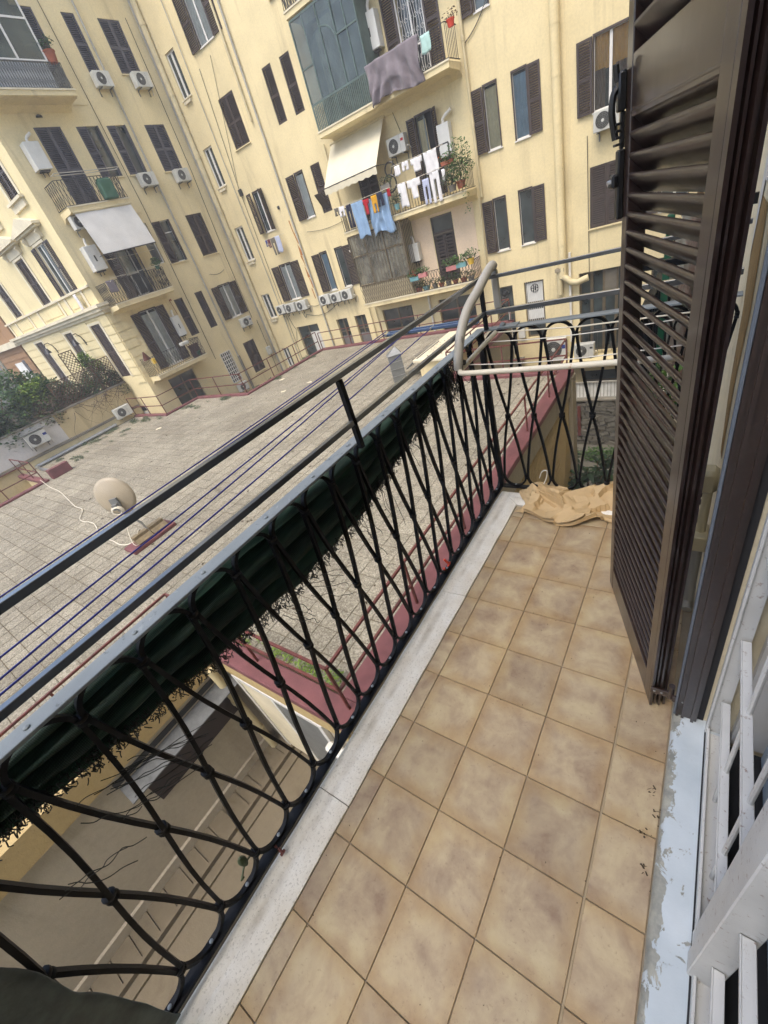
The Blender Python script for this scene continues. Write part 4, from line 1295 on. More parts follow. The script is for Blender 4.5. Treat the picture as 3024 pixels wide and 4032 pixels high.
# bins, boxes, fan on the balconies
def small(name, label, cat, loc, mb, mat, rz=0, group=None, smooth=False):
    return tag(mb.build(name, mat, None, loc, rz, smooth), label, cat, group)
small('storage_bin', 'dark green plastic bin on the second balcony of the left wall', 'bin', fac('L', 13.35, 5.72, .85)[0], MB().cbox(0, .62, -.35, 0, 0, .72, .05).box(.05, .57, -.3, -.05, .72, .76), 'pot_green', R(90))
small('watering_can', 'small green watering can on the lowest left balcony', 'can', fac('L', 14.05, -1.55, .8)[0], MB().lathe([(.12, 0), (.14, .05), (.13, .24), (.1, .26)], 10).tube([(.1, 0, .1), (.28, 0, .26)], .025, 6), 'pot_green', 0, None, True)
small('parasol_folded', 'folded brown parasol at the corner of the lowest left balcony', 'parasol', fac('L', 11.2, -.75, .9)[0], MB().lathe([(.02, 0), (.2, .02), (.12, .22), (.03, .42)], 10), 'mat_brown', 0, None, True)
small('yellow_tag', 'small yellow bag on the lowest left balcony railing', 'bag', fac('L', 11.3, -1.0, 1.06)[0], MB().cbox(0, .16, -.1, 0, 0, .26, .02), 'pot_yellow', R(90))
small('white_basin', 'small white basin on the lowest left balcony railing', 'basin', fac('L', 13.1, -.75, 1.05)[0], MB().cbox(0, .45, -.3, 0, 0, .16, .03), 'ac_white', R(90))
small('bicycle_frame', 'dark tangle of stored bicycle parts at the left end of the washing balcony', 'bicycle', fac('R', -10.9, 2.4, .85)[0],
      MB().tube([(.3 * math.cos(q), 0, .3 + .3 * math.sin(q)) for q in frange(0, 6.28, 18)], .03, 6).tube([(.05 + .25 * math.cos(q), .15, .75 + .25 * math.sin(q)) for q in frange(0, 6.28, 18)], .03, 6).bar((0, 0, .3), (.3, .1, 1.0), .04), 'black_plastic')
small('storage_rack', 'black folding frame beside the boiler above the white washing', 'frame', fac('R', -8.65, 2.7, .95)[0], MB().bar((0, 0, 0), (.25, 0, .5), .04).bar((.25, 0, .5), (.62, 0, .5), .04).bar((.62, 0, .5), (.6, 0, 0), .04), 'black_plastic')
small('security_camera', 'white security camera left of the brown barred veranda', 'camera', (-14.25, 19.6, .82), MB().tube([(0, 0, 0), (.24, -.12, .03)], .06, 8).tube([(0, .02, 0), (-.3, .36, -.02)], .025, 6), 'pipe_white', 0, None, True)
small('junction_box', 'grey meter box on the wall beside the corner pipes', 'box', fac('L', 19.25, -3.4, .0)[0], MB().cbox(0, .35, -.16, 0, 0, .5, .02), 'ac_white', R(90))
small('junction_box', 'white box with red sticker on the wall behind the end railing', 'box', fac('R', -6.38, -4.5, .0)[0], MB().cbox(0, .3, -.15, 0, 0, .5, .02), 'boiler_white')
small('wall_box', 'small dark box high on the far wall between the pipes', 'box', fac('R', -20.65, 4.72, .0)[0], MB().cbox(0, .2, -.14, 0, 0, .3, .02), 'dark_part')
small('wall_box', 'small dark vent box beside the tilted shutters', 'box', fac('R', -18.35, 3.55, .0)[0], MB().cbox(0, .12, -.08, 0, 0, .14, .01), 'dark_part')
small('vent_cap', 'dark oval vent under the topmost left balcony', 'vent', fac('L', 13.0, 8.9, .0)[0], MB().lathe([(.13, 0), (.12, .06), (.04, .1)], 12), 'dark_part')
small('wall_lamp_bracket', 'small rusty bracket lamp above the boiler cabinet on the left wall', 'lamp', fac('L', 14.45, 1.32, .02)[0], MB().tube([(0, 0, 0), (.16, 0, .06), (.18, 0, -.02)], .03, 6).tube([(0.02, 0, 0), (.02, .05, -.7)], .012, 5), 'terracotta')
for x, lb in ((-31.35, 'left'), (-26.92, 'right')):
    t = empty('wall_lantern', (x, 11.0 - .05, .9)); tag(t, lb + ' of the two curved black wall lanterns on the garden front', 'lantern', 'garden wall lanterns')
    MB().tube([(0, 0, -.15), (0, -.05, .2), (0, -.2, .42), (0, -.42, .4), (0, -.48, .2)], .025, 6).box(-.06, .06, -.01, .04, -.25, .05).build('arm', 'black_plastic', t, smooth=True)
    MB().lathe([(.03, .2), (.09, .12), (.18, -.08), (.19, -.1)], 12, (0, -.48, 0)).build('shade', 'black_plastic', t, smooth=True)

# potted plants of the balconies
def pot_plant(label, loc, pot, r, h, leafmat, n, size, spread, seed, box=None, flowers=None, tall=0):
    t = empty('potted_plant', loc)
    tag(t, label, 'plant', 'potted plants on the balconies')
    if box: MB().cbox(-box / 2, box / 2, -.09, .09, 0, h, .015).build('planter', pot, t)
    else: MB().lathe([(r * .7, 0), (r, h * .9), (r * 1.1, h * .9), (r * 1.1, h), (r * .85, h)], 12).build('pot', pot, t, smooth=True)
    sx = (box / 2 if box else r) + spread
    bl = [(0, 0, h + spread * .8, sx, spread * .9, spread)]
    if tall: bl.append((0.05, 0, h + tall, sx * .8, spread * .8, tall * .7))
    foliage('leaves', leafmat, bl, n, size, t, seed)
    stems('stem', 'twig', (0, 0, h * .8), [(rnd.uniform(-sx, sx) * .6, 0, h + spread * rnd.uniform(.6, 1.3) + tall * .6) for _ in range(5)], .012, t, seed)
    if flowers: foliage('flowers', flowers, [(0, -.05, h + spread, sx * .8, spread * .8, spread * .6)], 26, .07, t, seed + 9)
    return t
pot_plant('leafy plant in a teal box at the left of the flowered balcony', (-10.55, 18.92, -1.05), 'pot_teal', .1, .18, 'leaf_mid', 160, .1, .16, 2, .45, 'petal_red')
pot_plant('leafy plant in a pink box second on the flowered balcony', (-10.1, 18.92, -.98), 'pot_pink', .1, .18, 'leaf_mid', 150, .1, .14, 3, .42)
pot_plant('leafy plant in a pink box in front of the slatted balcony door', (-8.65, 18.92, -.98), 'pot_pink', .1, .18, 'leaf_mid', 170, .11, .18, 4, .48)
pot_plant('leafy plant in a teal box right of the slatted balcony door', (-8.18, 18.92, -.95), 'pot_teal', .1, .18, 'leaf_mid', 170, .11, .18, 5, .46)
pot_plant('plant in a yellow pot at the right end of the flowered balcony', (-7.75, 18.95, -.92), 'pot_yellow', .15, .22, 'leaf_mid', 160, .1, .2, 6)
for i, (x, mt, rr_) in enumerate(((-10.6, 'terracotta', .16), (-10.2, 'pot_teal', .16), (-9.75, 'pot_grey', .13), (-9.4, 'terracotta', .13), (-9.05, 'pot_grey', .13), (-8.7, 'terracotta', .13), (-8.3, 'terracotta', .15), (-7.95, 'pot_grey', .14))):
    pot_plant('%s small pot from the left on the floor of the flowered balcony' % ('first', 'second', 'third', 'fourth', 'fifth', 'sixth', 'seventh', 'eighth')[i], (x, 19.2, -1.6), mt, rr_, .2, 'leaf_mid' if i % 2 else 'leaf_dark', 90, .09, .15, 20 + i)
pot_plant('tall trailing green plant at the right end of the washing balcony', (-7.7, 18.95, 1.7), 'terracotta', .18, .25, 'leaf_mid', 900, .1, .4, 30, None, None, .75)
foliage('trailing_stems', 'leaf_mid', [(-7.5, 18.85, 1.3, .12, .12, .6), (-7.62, 18.85, 2.1, .3, .15, .4)], 160, .08, None, 31)
tag(bpy.data.objects['trailing_stems'], 'green stems trailing below the slab of the washing balcony', 'plant')
pot_plant('grey bushy plant between the white washing and the trailing plant', (-8.05, 18.9, 1.7), 'pot_grey', .16, .2, 'leaf_weed', 260, .1, .26, 32, None, None, .3)
pot_plant('small plants with pink flowers on the shelf above the white washing', (-8.15, 19.0, 2.55), 'terracotta', .12, .14, 'leaf_mid', 120, .09, .14, 33, .5, 'petal_red')
pot_plant('hanging pot of small leaves left of the white washing', (-10.95, 18.85, 2.55), 'pot_grey', .14, .18, 'leaf_weed', 120, .09, .14, 34, .45)
pot_plant('hanging pale plant at the corner where coloured washing ends', (-10.62, 18.85, 1.75), 'pot_teal', .12, .2, 'leaf_weed', 160, .09, .18, 35, None, None, .25)
pot_plant('leafy plant in a box on the balcony under the white awning', (-22.0, 14.15, 2.75), 'pot_green', .12, .16, 'leaf_mid', 240, .11, .18, 36)
pot_plant('plant in a clay pot at the right end of the topmost left balcony', (-22.05, 14.25, 10.25), 'terracotta', .22, .35, 'leaf_dark', 130, .14, .2, 37)
pot_plant('plant with red flower pot hung beside the upper balcony', (-7.35, 19.1, 5.95), 'petal_red', .13, .18, 'leaf_brown', 60, .08, .14, 38)

# ------------------------------------------------------------------ ground, low building with the roof terrace
TZ = -3.40
tag(MB().box(-60, 30, -40, 60, -9.2, -8.9).build('ground', 'courtyard_ground'), kind='structure')
tag(MB().add([(-23.0, 4.0, -5.4), (-6.2, 4.0, -5.4), (-6.2, 19.99, -5.4), (-23.0, 19.99, -5.4)], [(0, 1, 2, 3)]).build('courtyard_floor', 'courtyard_ground'), kind='structure')
OUT = [(-2.4, 1.4), (-2.4, 12.6), (-6.2, 12.6), (-6.2, 18.6), (-17.3, 18.6), (-17.3, 12.5), (-21.75, 12.5), (-21.75, 10.45), (-25.4, 10.45), (-25.4, 4.2), (-21.75, 4.2), (-21.75, -14), (-5.6, -14), (-5.6, 1.4)]
def inside(x, y, poly):
    c = False
    n = len(poly)
    for i in range(n):
        (x0, y0), (x1, y1) = poly[i], poly[(i + 1) % n]
        if (y0 > y) != (y1 > y) and x < (x1 - x0) * (y - y0) / (y1 - y0) + x0: c = not c
    return c
low = empty('low_building', (-5.6, 1.4, -9))
tag(low, 'low flat roofed building carrying the paved terrace, yellow walls', 'building')
def lpart(o):
    o.parent = low
    o.location = Vector(o.location) - Vector((-5.6, 1.4, -9))
    return o
edge_mat = {13: 'lightwell_plaster', 12: 'lightwell_plaster', 0: 'ochre_plaster', 1: 'grey_plaster', 2: 'grey_plaster'}
for i in range(len(OUT)):
    (x0, y0), (x1, y1) = OUT[i], OUT[(i + 1) % len(OUT)]
    me = bpy.data.meshes.new('wall')
    me.from_pydata([(x0, y0, -8.9), (x1, y1, -8.9), (x1, y1, TZ - .02), (x0, y0, TZ - .02)], [], [(0, 1, 2, 3)])
    me.materials.append(MATS[edge_mat.get(i, 'yellow_plaster')])
    lpart(link('wall', me))
# coping band under the ledge, outside
lpart(MB().box(-5.55, -2.42, 1.33, 1.39, -3.78, -3.46).build('coping_band', 'ochre_plaster'))
lpart(MB().box(-5.59, -5.5, -14, 1.3, -3.85, -3.46).build('coping_band', 'ochre_plaster'))
lpart(MB().box(-2.39, -2.33, 1.42, 12.55, -4.0, -3.46).build('coping_band', 'grey_plaster'))
lpart(MB().box(-2.55, -2.28, 12.3, 12.7, -8.9, -3.5).build('corner_pier', 'grey_plaster'))
# ledges
def ledge(x0, x1, y0, y1, h=.09):
    return lpart(MB().cbox(x0, x1, y0, y1, TZ - .06, TZ + h, .012).build('ledge', 'ledge_red'))
ledge(-5.62, -2.30, 1.32, 1.66); ledge(-2.66, -2.30, 1.663, 12.62); ledge(-6.3, -2.663, 12.38, 12.66); ledge(-6.32, -6.08, 12.663, 18.66); ledge(-17.4, -6.083, 18.45, 18.68)
ledge(-17.42, -17.2, 12.4, 18.447); ledge(-21.85, -17.423, 12.38, 12.6); ledge(-21.87, -21.65, 10.4, 12.377); ledge(-25.3, -21.653, 10.32, 10.52); ledge(-25.3, -21.6, 4.0, 4.25); ledge(-21.87, -21.6, -3, 3.997)
ledge(-6.32, -5.98, -14, 1.317)
lpart(MB().box(-5.977, -5.5, -14, 1.317, TZ - .058, TZ + .03).build('coping_top', 'ochre_plaster'))
# terrace floor
terr = MB()
terr.add([(x, y, TZ - .012) for x, y in OUT], [tuple(range(len(OUT)))])
tf = bpy.data.meshes.new('terrace_floor'); tf.from_pydata(terr.v, [], terr.f); tf.materials.append(MATS['joint_dirt'])
terrace = tag(link('terrace_floor', tf), kind='structure')
IN = [(-2.64, 1.64), (-2.64, 12.4), (-6.3, 12.4), (-6.3, 18.46), (-17.22, 18.46), (-17.22, 12.38), (-21.65, 12.38), (-21.65, 10.33), (-25.3, 10.33), (-25.3, 4.24), (-21.6, 4.24), (-21.6, -14), (-6.3, -14), (-6.3, 1.64)]
T4 = .3975
cam_p = Vector((0.68, .097, 1.43))
yaw = -0.7625
cells = []
for i in range(-64, 2):
    for j in range(-36, 50):
        cx, cy = -2.64 - T4 / 2 + (i) * T4 + T4, 1.925 + j * T4 - T4 / 2 + .19
        if not inside(cx, cy, IN): continue
        d = Vector((cx, cy, TZ)) - cam_p
        fwd = d.x * math.sin(yaw) + d.y * math.cos(yaw)
        if fwd < 1: continue
        cells.append((d.length if abs(math.atan2(d.x, d.y) - yaw) < .95 else 99, cx, cy))
cells.sort()
tile_me = MB().cbox(-T4 / 2 + .0055, T4 / 2 - .0055, -T4 / 2 + .0055, T4 / 2 - .0055, -.03, 0, .003).mesh('tile', 'terrace_tile')
for d, cx, cy in cells[:300]:
    o = link('tile', tile_me, terrace, (cx, cy, TZ + rnd.uniform(-.002, .002)))
    o.rotation_euler = (rnd.uniform(-.003, .003), rnd.uniform(-.003, .003), rnd.choice((0, 1, 2, 3)) * math.pi / 2)
mb = MB()
g = T4 / 2 - .0095
for d, cx, cy in cells[300:]:
    z = TZ + rnd.uniform(-.002, .002)
    a, b, c_, e = (rnd.uniform(-.002, .002) for _ in range(4))
    mb.add([(cx - g, cy - g, z + a), (cx + g, cy - g, z + b), (cx + g, cy + g, z + c_), (cx - g, cy + g, z + e), (cx - g, cy - g, z - .012), (cx + g, cy - g, z - .012), (cx + g, cy + g, z - .012), (cx - g, cy + g, z - .012)],
           [(0, 1, 2, 3), (4, 5, 1, 0), (5, 6, 2, 1), (6, 7, 3, 2), (7, 4, 0, 3)])
tag(mb.build('far_tiles', 'terrace_tile', terrace), kind='stuff')

# red railings of the terrace
def red_rail(label, pts, h=.95, step=2.0, braces=False):
    t = empty('terrace_railing', (pts[0][0], pts[0][1], TZ))
    tag(t, label, 'railing', 'red painted terrace railings')
    o = Vector((pts[0][0], pts[0][1], TZ))
    for (x0, y0), (x1, y1) in zip(pts, pts[1:]):
        p0, p1 = Vector((x0, y0, TZ)) - o, Vector((x1, y1, TZ)) - o
        L = (p1 - p0).length
        for z in (h, h * .52):
            MB().bar(p0 + Vector((0, 0, z)), p1 + Vector((0, 0, z)), .035).build('rail', 'rail_red', t)
        n = max(1, round(L / step))
        for i in range(n + 1):
            q = p0 + (p1 - p0) * i / n
            if i == 0 and (x0, y0) != pts[0]: continue
            MB().bar(q + Vector((0, 0, .05)), q + Vector((0, 0, h - .02)), .034).build('post', 'rail_red', t)
    return t
red_rail('red railing along the near and right edges of the terrace, close below the balcony', [(-6.12, -8.0), (-6.12, 1.56), (-2.42, 1.56), (-2.46, 12.5)], step=1.75)
red_rail('red railing round the far right corner of the terrace', [(-2.46, 12.52), (-6.18, 12.52), (-6.18, 18.54), (-17.3, 18.56)], step=2.1)
red_rail('red railing round the left courtyard notch of the terrace', [(-17.32, 18.4), (-17.32, 12.5), (-21.72, 12.5), (-21.72, 10.42), (-25.2, 10.42)], 1.05, 2.05)
red_rail('red railing round the stair opening at the left of the terrace', [(-24.6, 4.1), (-21.72, 4.1), (-21.72, -3.0)], 1.0, 1.4)

# stair opening parapet and iron-spiked low window at far left
lpart(MB().box(-21.95, -21.88, -3, 3.9, TZ - .6, TZ - .1).build('stair_wall', 'ochre_plaster'))
small('spiked_grating', 'rusty grating with spikes beside the stair opening', 'grating', (-21.9, 1.2, TZ - .35),
      (lambda m: [m.box(-.03, .03, i * .2, i * .2 + .03, 0, .36) for i in range(11)] and m.box(-.02, .02, 0, 2.05, .08, .12).box(-.02, .02, 0, 2.05, .22, .26))(MB()), 'far_iron')

# red box, gutter pipes, dish, cabinet, hut
t = empty('red_parapet_block', (-21.72, 4.37, TZ)); tag(t, 'dark red masonry block beside the stair opening', 'block')
MB().cbox(-.02, .28, 0, .85, 0, .42, .01).build('block', 'ledge_red', t)
t = empty('metal_gutter_pipe', (-25.2, 4.9, TZ)); tag(t, 'pair of silver metal pipes lying along the low wall', 'pipe')
MB().tube([(0, 0, .09), (.0, 4.3, .12)], .075, 10).build('pipe', 'galvanised', t, smooth=True)
MB().tube([(.17, .05, .09), (.17, 4.2, .12)], .07, 10).build('pipe', 'galvanised', t, smooth=True)
MB().tube([(.05, -.05, .09), (1.3, -.15, .1), (2.9, -.1, .1)], .07, 10).build('pipe', 'galvanised', t, smooth=True)

dish = empty('satellite_dish', (-10.45, 3.1, TZ)); tag(dish, 'cream satellite dish on a wood weighted stand on the terrace', 'satellite dish')
prof = [(.0, .0)] + [(.46 * k / 8, .11 * (k / 8) ** 2) for k in range(1, 9)] + [(.475, .112), (.475, .104)] + [(.46 * k / 8, .11 * (k / 8) ** 2 - .012) for k in range(7, 0, -1)] + [(.005, -.012)]
dm = MB()
n = 32
vs = [(r_ * math.cos(2 * math.pi * j / n), r_ * 1.06 * math.sin(2 * math.pi * j / n), z) for r_, z in prof for j in range(n)]
dm.add(vs, [(i * n + j, i * n + (j + 1) % n, (i + 1) * n + (j + 1) % n, (i + 1) * n + j) for i in range(len(prof) - 1) for j in range(n)])
refl = dm.build('reflector', 'dish_cream', dish, smooth='all')
ctr = Vector((-.1, -.12, 1.36))
back = Vector((.62, -.72, .08)).normalized()          # towards the balcony: we look at its back
refl.matrix_local = Matrix.Translation(ctr) @ (-back).to_track_quat('Z', 'Y').to_matrix().to_4x4()
side = back.cross(Vector((0, 0, 1))).normalized()
MB().obox(ctr + back * .05 - Vector((0, 0, .12)), side * .09, Vector((0, 0, .12)), back * .035).obox(ctr + back * .12 - Vector((0, 0, .2)), side * .06, Vector((0, 0, .07)), back * .06).build('mount', 'zinc_sheet', dish)
MB().tube([(ctr + back * .12 - Vector((0, 0, .3))), Vector((.0, .02, .5)), Vector((.05, .05, .12))], .028, 8).build('mast', 'galvanised', dish, smooth=True)
cc = ctr + back * .16 - Vector((0, 0, .3))
mb = MB()
for k in range(4):
    mb.tube([(cc + side * ((.15 - .015 * k) * math.cos(q)) + Vector((0, 0, (.13 - .012 * k) * math.sin(q))) + back * (.012 * k)) for q in frange(0, 6.283, 20)], .011, 5, False)
mb.build('cable_coil', 'cable_white', dish, smooth=True)
MB().cbox(-.62, .62, -.3, .28, 0, .1, .015).build('base', 'ledge_red', dish).rotation_euler = (0, 0, R(90))
for y in (-.38, .06):
    MB().box(-.09, .06, y, y + .42, .1, .3).obox((.13, y + .21, .16), (.05, 0, -.05), (0, .21, 0), (.03, 0, .03)).build('ballast', 'wood_grey', dish)
cpts = [(-10.4, 2.95, -3.0), (-10.7, 2.75, -3.3), (-11.2, 2.6, -3.385), (-12.0, 2.62, -3.385), (-12.6, 2.45, -3.385), (-13.1, 2.75, -3.385), (-13.9, 2.95, -3.385), (-14.8, 2.9, -3.385), (-15.6, 3.3, -3.385), (-16.4, 3.35, -3.385), (-17.6, 3.55, -3.385), (-19.2, 3.8, -3.385), (-20.6, 3.9, -3.385), (-21.7, 4.0, -3.2)]
def smooth_path(p, k=4):
    p = [Vector(q) for q in p]; out = []
    for i in range(len(p) - 1):
        a, b, c, d = p[max(i - 1, 0)], p[i], p[i + 1], p[min(i + 2, len(p) - 1)]
        for j in range(k):
            t_ = j / k
            out.append(.5 * ((2 * b) + (c - a) * t_ + (2 * a - 5 * b + 4 * c - d) * t_ ** 2 + (3 * b - a - 3 * c + d) * t_ ** 3))
    out.append(p[-1])
    return out
tag(MB().tube(smooth_path(cpts), .014, 5).build('antenna_cable', 'cable_white', smooth=True), 'white cable snaking over the terrace from the satellite dish', 'cable')
MB().tube(smooth_path([(-.1, -.1, .95), (-.05, -.35, .45), (.15, -.45, .15), (.05, -.1, .12)]), .011, 5).build('loose_cable', 'cable_white', dish, smooth=True)

t = empty('metal_cabinet', (-8.45, 12.85, TZ), R(38)); tag(t, 'tall grey sheet metal flue box standing on the terrace', 'cabinet')
MB().cbox(-.24, .24, -.2, .2, 0, 1.0, .015).build('body', 'zinc_sheet', t)
MB().add([(-.27, -.23, 1.002), (.27, -.23, 1.002), (.27, .23, 1.002), (-.27, .23, 1.002), (.1, 0, 1.25)], [(0, 1, 4), (1, 2, 4), (2, 3, 4), (3, 0, 4), (3, 2, 1, 0)]).build('cap', 'zinc_sheet', t)
for z in (.25, .5, .75): MB().box(-.25, .25, -.212, -.201, z, z + .03).build('seam', 'galvanised', t)
t = empty('roof_hut', (-7.2, 14.4, TZ)); tag(t, 'low yellow roof hut with pale mossy slab top on the terrace', 'hut')
MB().box(-.45, .8, -1.3, 1.5, 0, .55).build('wall', 'yellow_plaster', t)
MB().cbox(-.6, .95, -1.45, 1.65, .553, .66, .015).build('roof_slab', 'trim_stone', t)
MB().obox((-.75, -.4, .5), (.28, 0, .18), (0, .9, 0), (-.01, 0, .015)).build('sheet', 'zinc_sheet', t)
tag(foliage('roof_moss', 'leaf_brown', [(-7.05, 14.4, TZ + .68, .6, 1.4, .02)], 150, .05, None, 5), kind='stuff')
small('concrete_slab_lid', 'grey concrete slab leaning by the roof hut', 'slab', (-8.6, 15.6, TZ), MB().obox((0, 0, .25), (.4, 0, .12), (0, .55, 0), (-.02, 0, .04)), 'concrete')

# weeds and litter of the terrace
wb = []
for (x, y, r_, n_) in ((-24.2, 10.0, .5, 5), (-22.6, 9.6, .8, 7), (-21.6, 11.4, .5, 4), (-20.3, 11.6, .6, 3), (-24.5, 8.4, .5, 6), (-24.6, 7.2, .4, 5), (-22.8, 6.2, .5, 4), (-24.4, 5.6, .3, 2), (-17.3, 13.2, .3, 5), (-17.3, 14.6, .3, 6), (-17.4, 16.0, .3, 6), (-17.4, 17.4, .3, 5), (-19.0, 12.2, .5, 3), (-23.0, 8.0, .6, 3)):
    for k in range(n_):
        s_ = rnd.uniform(.08, .22)
        wb.append((x + rnd.uniform(-r_, r_), y + rnd.uniform(-r_, r_), TZ + .03, s_ * 1.3, s_, .045))
tag(foliage('moss_and_weeds', 'leaf_weed', wb, 4200, .07, None, 7), kind='stuff')
nb = [(-4.6, 1.9, TZ + .05, .12, .08, .06), (-4.0, 1.8, TZ + .06, .3, .08, .08), (-3.4, 1.78, TZ + .08, .25, .1, .1), (-2.9, 1.8, TZ + .08, .2, .12, .12), (-4.9, 1.75, TZ + .05, .2, .08, .05)]
tag(foliage('edge_weeds', 'leaf_bright', nb, 520, .05, None, 8), kind='stuff')
mb = MB()
for k in range(260):
    x, y = rnd.uniform(-21, -2.8), rnd.uniform(1.8, 18)
    if not inside(x, y, IN): continue
    s_ = rnd.uniform(.012, .04)
    a = rnd.uniform(0, 6.28)
    mb.obox((x, y, TZ + .012), (s_ * math.cos(a), s_ * math.sin(a), 0), (-s_ * .5 * math.sin(a), s_ * .5 * math.cos(a), .004), (0, 0, .004))
tag(mb.build('leaf_litter', 'soil'), kind='stuff')
mb = MB()
for x, y in ((-16.5, 14.2), (-14.8, 12.6), (-13.9, 13.5), (-20.2, 9.0), (-12.5, 10.2)):
    a = [(x + rnd.uniform(.08, .2) * math.cos(q), y + rnd.uniform(.08, .2) * math.sin(q), TZ + .006) for q in frange(0, 5.6, 9)]
    mb.add(a, [tuple(range(9))])
tag(mb.build('cement_smears', 'trim_stone'), kind='stuff')

# ------------------------------------------------------------------ garden wall, trellis and shrubs
gw = empty('garden_wall', (-25.4, 4, -4)); tag(gw, 'low yellow garden wall with white painted left end', 'wall')
def gpart(o):
    o.parent = gw; o.location = Vector(o.location) - Vector((-25.4, 4, -4)); return o
gpart(MB().box(-25.75, -25.4, -4, 10.98, -5.5, -1.62).build('wall', 'garden_plaster'))
gpart(MB().box(-25.82, -25.34, -4, 10.98, -1.617, -1.53).build('coping', 'concrete'))
gpart(MB().box(-25.4, -25.28, -4, 10.9, -3.02, -2.9).build('string_course', 'concrete'))
gpart(MB().box(-25.4, -25.388, -4, 6.9, -2.88, -1.64).build('white_paint', 'white_plaster'))
gpart(MB().box(-25.4, -25.33, 4.3, 10.9, -3.4, -3.02).build('plinth', 'cream_plaster'))
tag(MB().box(-45, -25.75, -12, 10.99, -2.2, -1.95).build('garden_soil', 'soil'), kind='structure')
def trellis(label, y0, y1, z0, z1, xx=-25.5, tilt=0):
    t = empty('trellis_panel', (xx, y0, z0)); tag(t, label, 'trellis', 'wooden trellis panels on the garden wall')
    L, h = y1 - y0, z1 - z0
    k = 0
    s_ = .17
    n_ = int((L + h) / s_)
    for i in range(1, n_):
        c = i * s_
        a0, b0 = max(0, c - h), min(h, c)
        a1, b1 = min(L, c), max(0, c - L)
        MB().bar((0, a0, b0), (0, a1, b1), .025, .012, (1, 0, 0)).build('slat', 'twig', t)
        MB().bar((.014, L - a0, b0), (.014, L - a1, b1), .025, .012, (1, 0, 0)).build('slat', 'twig', t)
    MB().bar((0, 0, 0), (0, L, 0), .04).bar((0, 0, h), (0, L, h), .04).bar((0, 0, 0), (0, 0, h), .04).bar((0, L, 0), (0, L, h), .04).build('frame', 'twig', t)
trellis('tall trellis panel at the right end of the garden wall', 9.9, 10.95, -1.5, -.1)
trellis('wide trellis panel in the middle of the garden wall', 7.6, 9.85, -1.5, -.3)
trellis('narrow tall trellis panel behind the shrubs', 9.1, 9.75, -1.4, .72, -26.1)
def shrub(name, label, loc, blobs, mats, n_, size, seed, trunk=.05):
    t = empty(name, loc); tag(t, label, 'shrub', 'shrubs of the garden behind the low wall')
    for i, (m_, f_) in enumerate(mats):
        foliage('crown', m_, blobs, int(n_ * f_), size, t, seed + i)
    stems('trunk', 'twig', (0, 0, -.1), [(b[0], b[1], b[2]) for b in blobs] + [(b[0] + b[3] * .5, b[1] - b[4] * .5, b[2] + b[5] * .6) for b in blobs], trunk, t, seed)
shrub('garden_shrub', 'dark green rounded shrub at the far left end of the garden wall', (-26.3, 4.6, -1.9), [(0, 0, .9, .9, .9, .9), (.3, .9, .6, .7, .8, .7), (-.3, -.9, 1.1, 1.0, .9, 1.1), (.6, .2, .1, .45, 1.5, .6), (0, 1.5, 1.4, .6, .7, .6)], [('leaf_dark', .72), ('leaf_mid', .28)], 7500, .17, 50)
shrub('garden_shrub', 'bright yellow green shrub between the dark hedge and the trellis', (-26.4, 6.9, -1.9), [(0, 0, 1.3, .6, .6, .6), (.1, .5, 1.6, .5, .5, .45), (0, -.4, 1.0, .6, .5, .6)], [('leaf_bright', .5), ('leaf_mid', .5)], 3200, .16, 53)
shrub('garden_shrub', 'brown twiggy shrub hanging over the wall above the white paint', (-25.9, 6.9, -1.8), [(.25, 0, .1, .4, .9, .45), (.1, .3, .6, .4, .8, .5)], [('leaf_brown', .6), ('leaf_mid', .4)], 2600, .13, 56)
shrub('garden_shrub', 'dark shrub growing through the middle trellis', (-26.1, 8.4, -1.9), [(0, 0, .7, .5, .8, .7), (.3, .9, .5, .4, .8, .6), (0, -.5, 1.3, .5, .5, .5), (.1, 1.4, 1.0, .35, .5, .5)], [('leaf_dark', .7), ('leaf_mid', .3)], 5000, .15, 59)
shrub('garden_shrub', 'fresh green climber rising above the trellis beside the lantern', (-26.2, 10.1, -1.9), [(0, 0, 1.9, .25, .35, .45), (0, .3, 1.5, .3, .35, .4)], [('leaf_bright', .6), ('leaf_mid', .4)], 1000, .16, 62)
shrub('garden_shrub', 'sparse dark climber on the right trellis panel', (-25.7, 10.3, -1.9), [(.15, 0, .9, .2, .5, .6), (.15, .3, .6, .2, .4, .5)], [('leaf_dark', .6), ('leaf_brown', .4)], 1100, .13, 65)
shrub('garden_shrub', 'tall loose green shrub left of the first lantern', (-28.2, 7.0, -1.9), [(0, 0, 2.0, .8, .7, .8), (0, .8, 1.7, .8, .7, .7)], [('leaf_mid', .7), ('leaf_dark', .3)], 2200, .18, 68)
vine = empty('wall_vine', (-25.3, 10.2, -2.0)); tag(vine, 'dry leafless vine creeping over the right end of the garden wall', 'vine')
mb = MB()
for k in range(26):
    p = [Vector((.03 + .01 * k % .04, rnd.uniform(-2.4, .7), rnd.uniform(.1, .5)))]
    d = Vector((0, rnd.uniform(-.25, .25), rnd.uniform(-.24, -.02)))
    for q in range(6):
        d = d + Vector((0, rnd.uniform(-.12, .12), rnd.uniform(-.08, .06)))
        p.append(p[-1] + d * .8)
        p[-1].x = .02 + rnd.uniform(0, .05)
    mb.tube(smooth_path(p, 2), [.014 * (1 - i / 14) for i in range(13)], 4)
mb.build('stems', 'twig', vine)
foliage('leaves', 'leaf_brown', [(.08, -.2, .0, .06, .9, .45), (.08, .5, .2, .08, .4, .35)], 260, .08, vine, 71)
foliage('leaves', 'leaf_weed', [(.12, .5, .1, .1, .3, .3)], 160, .08, vine, 72)

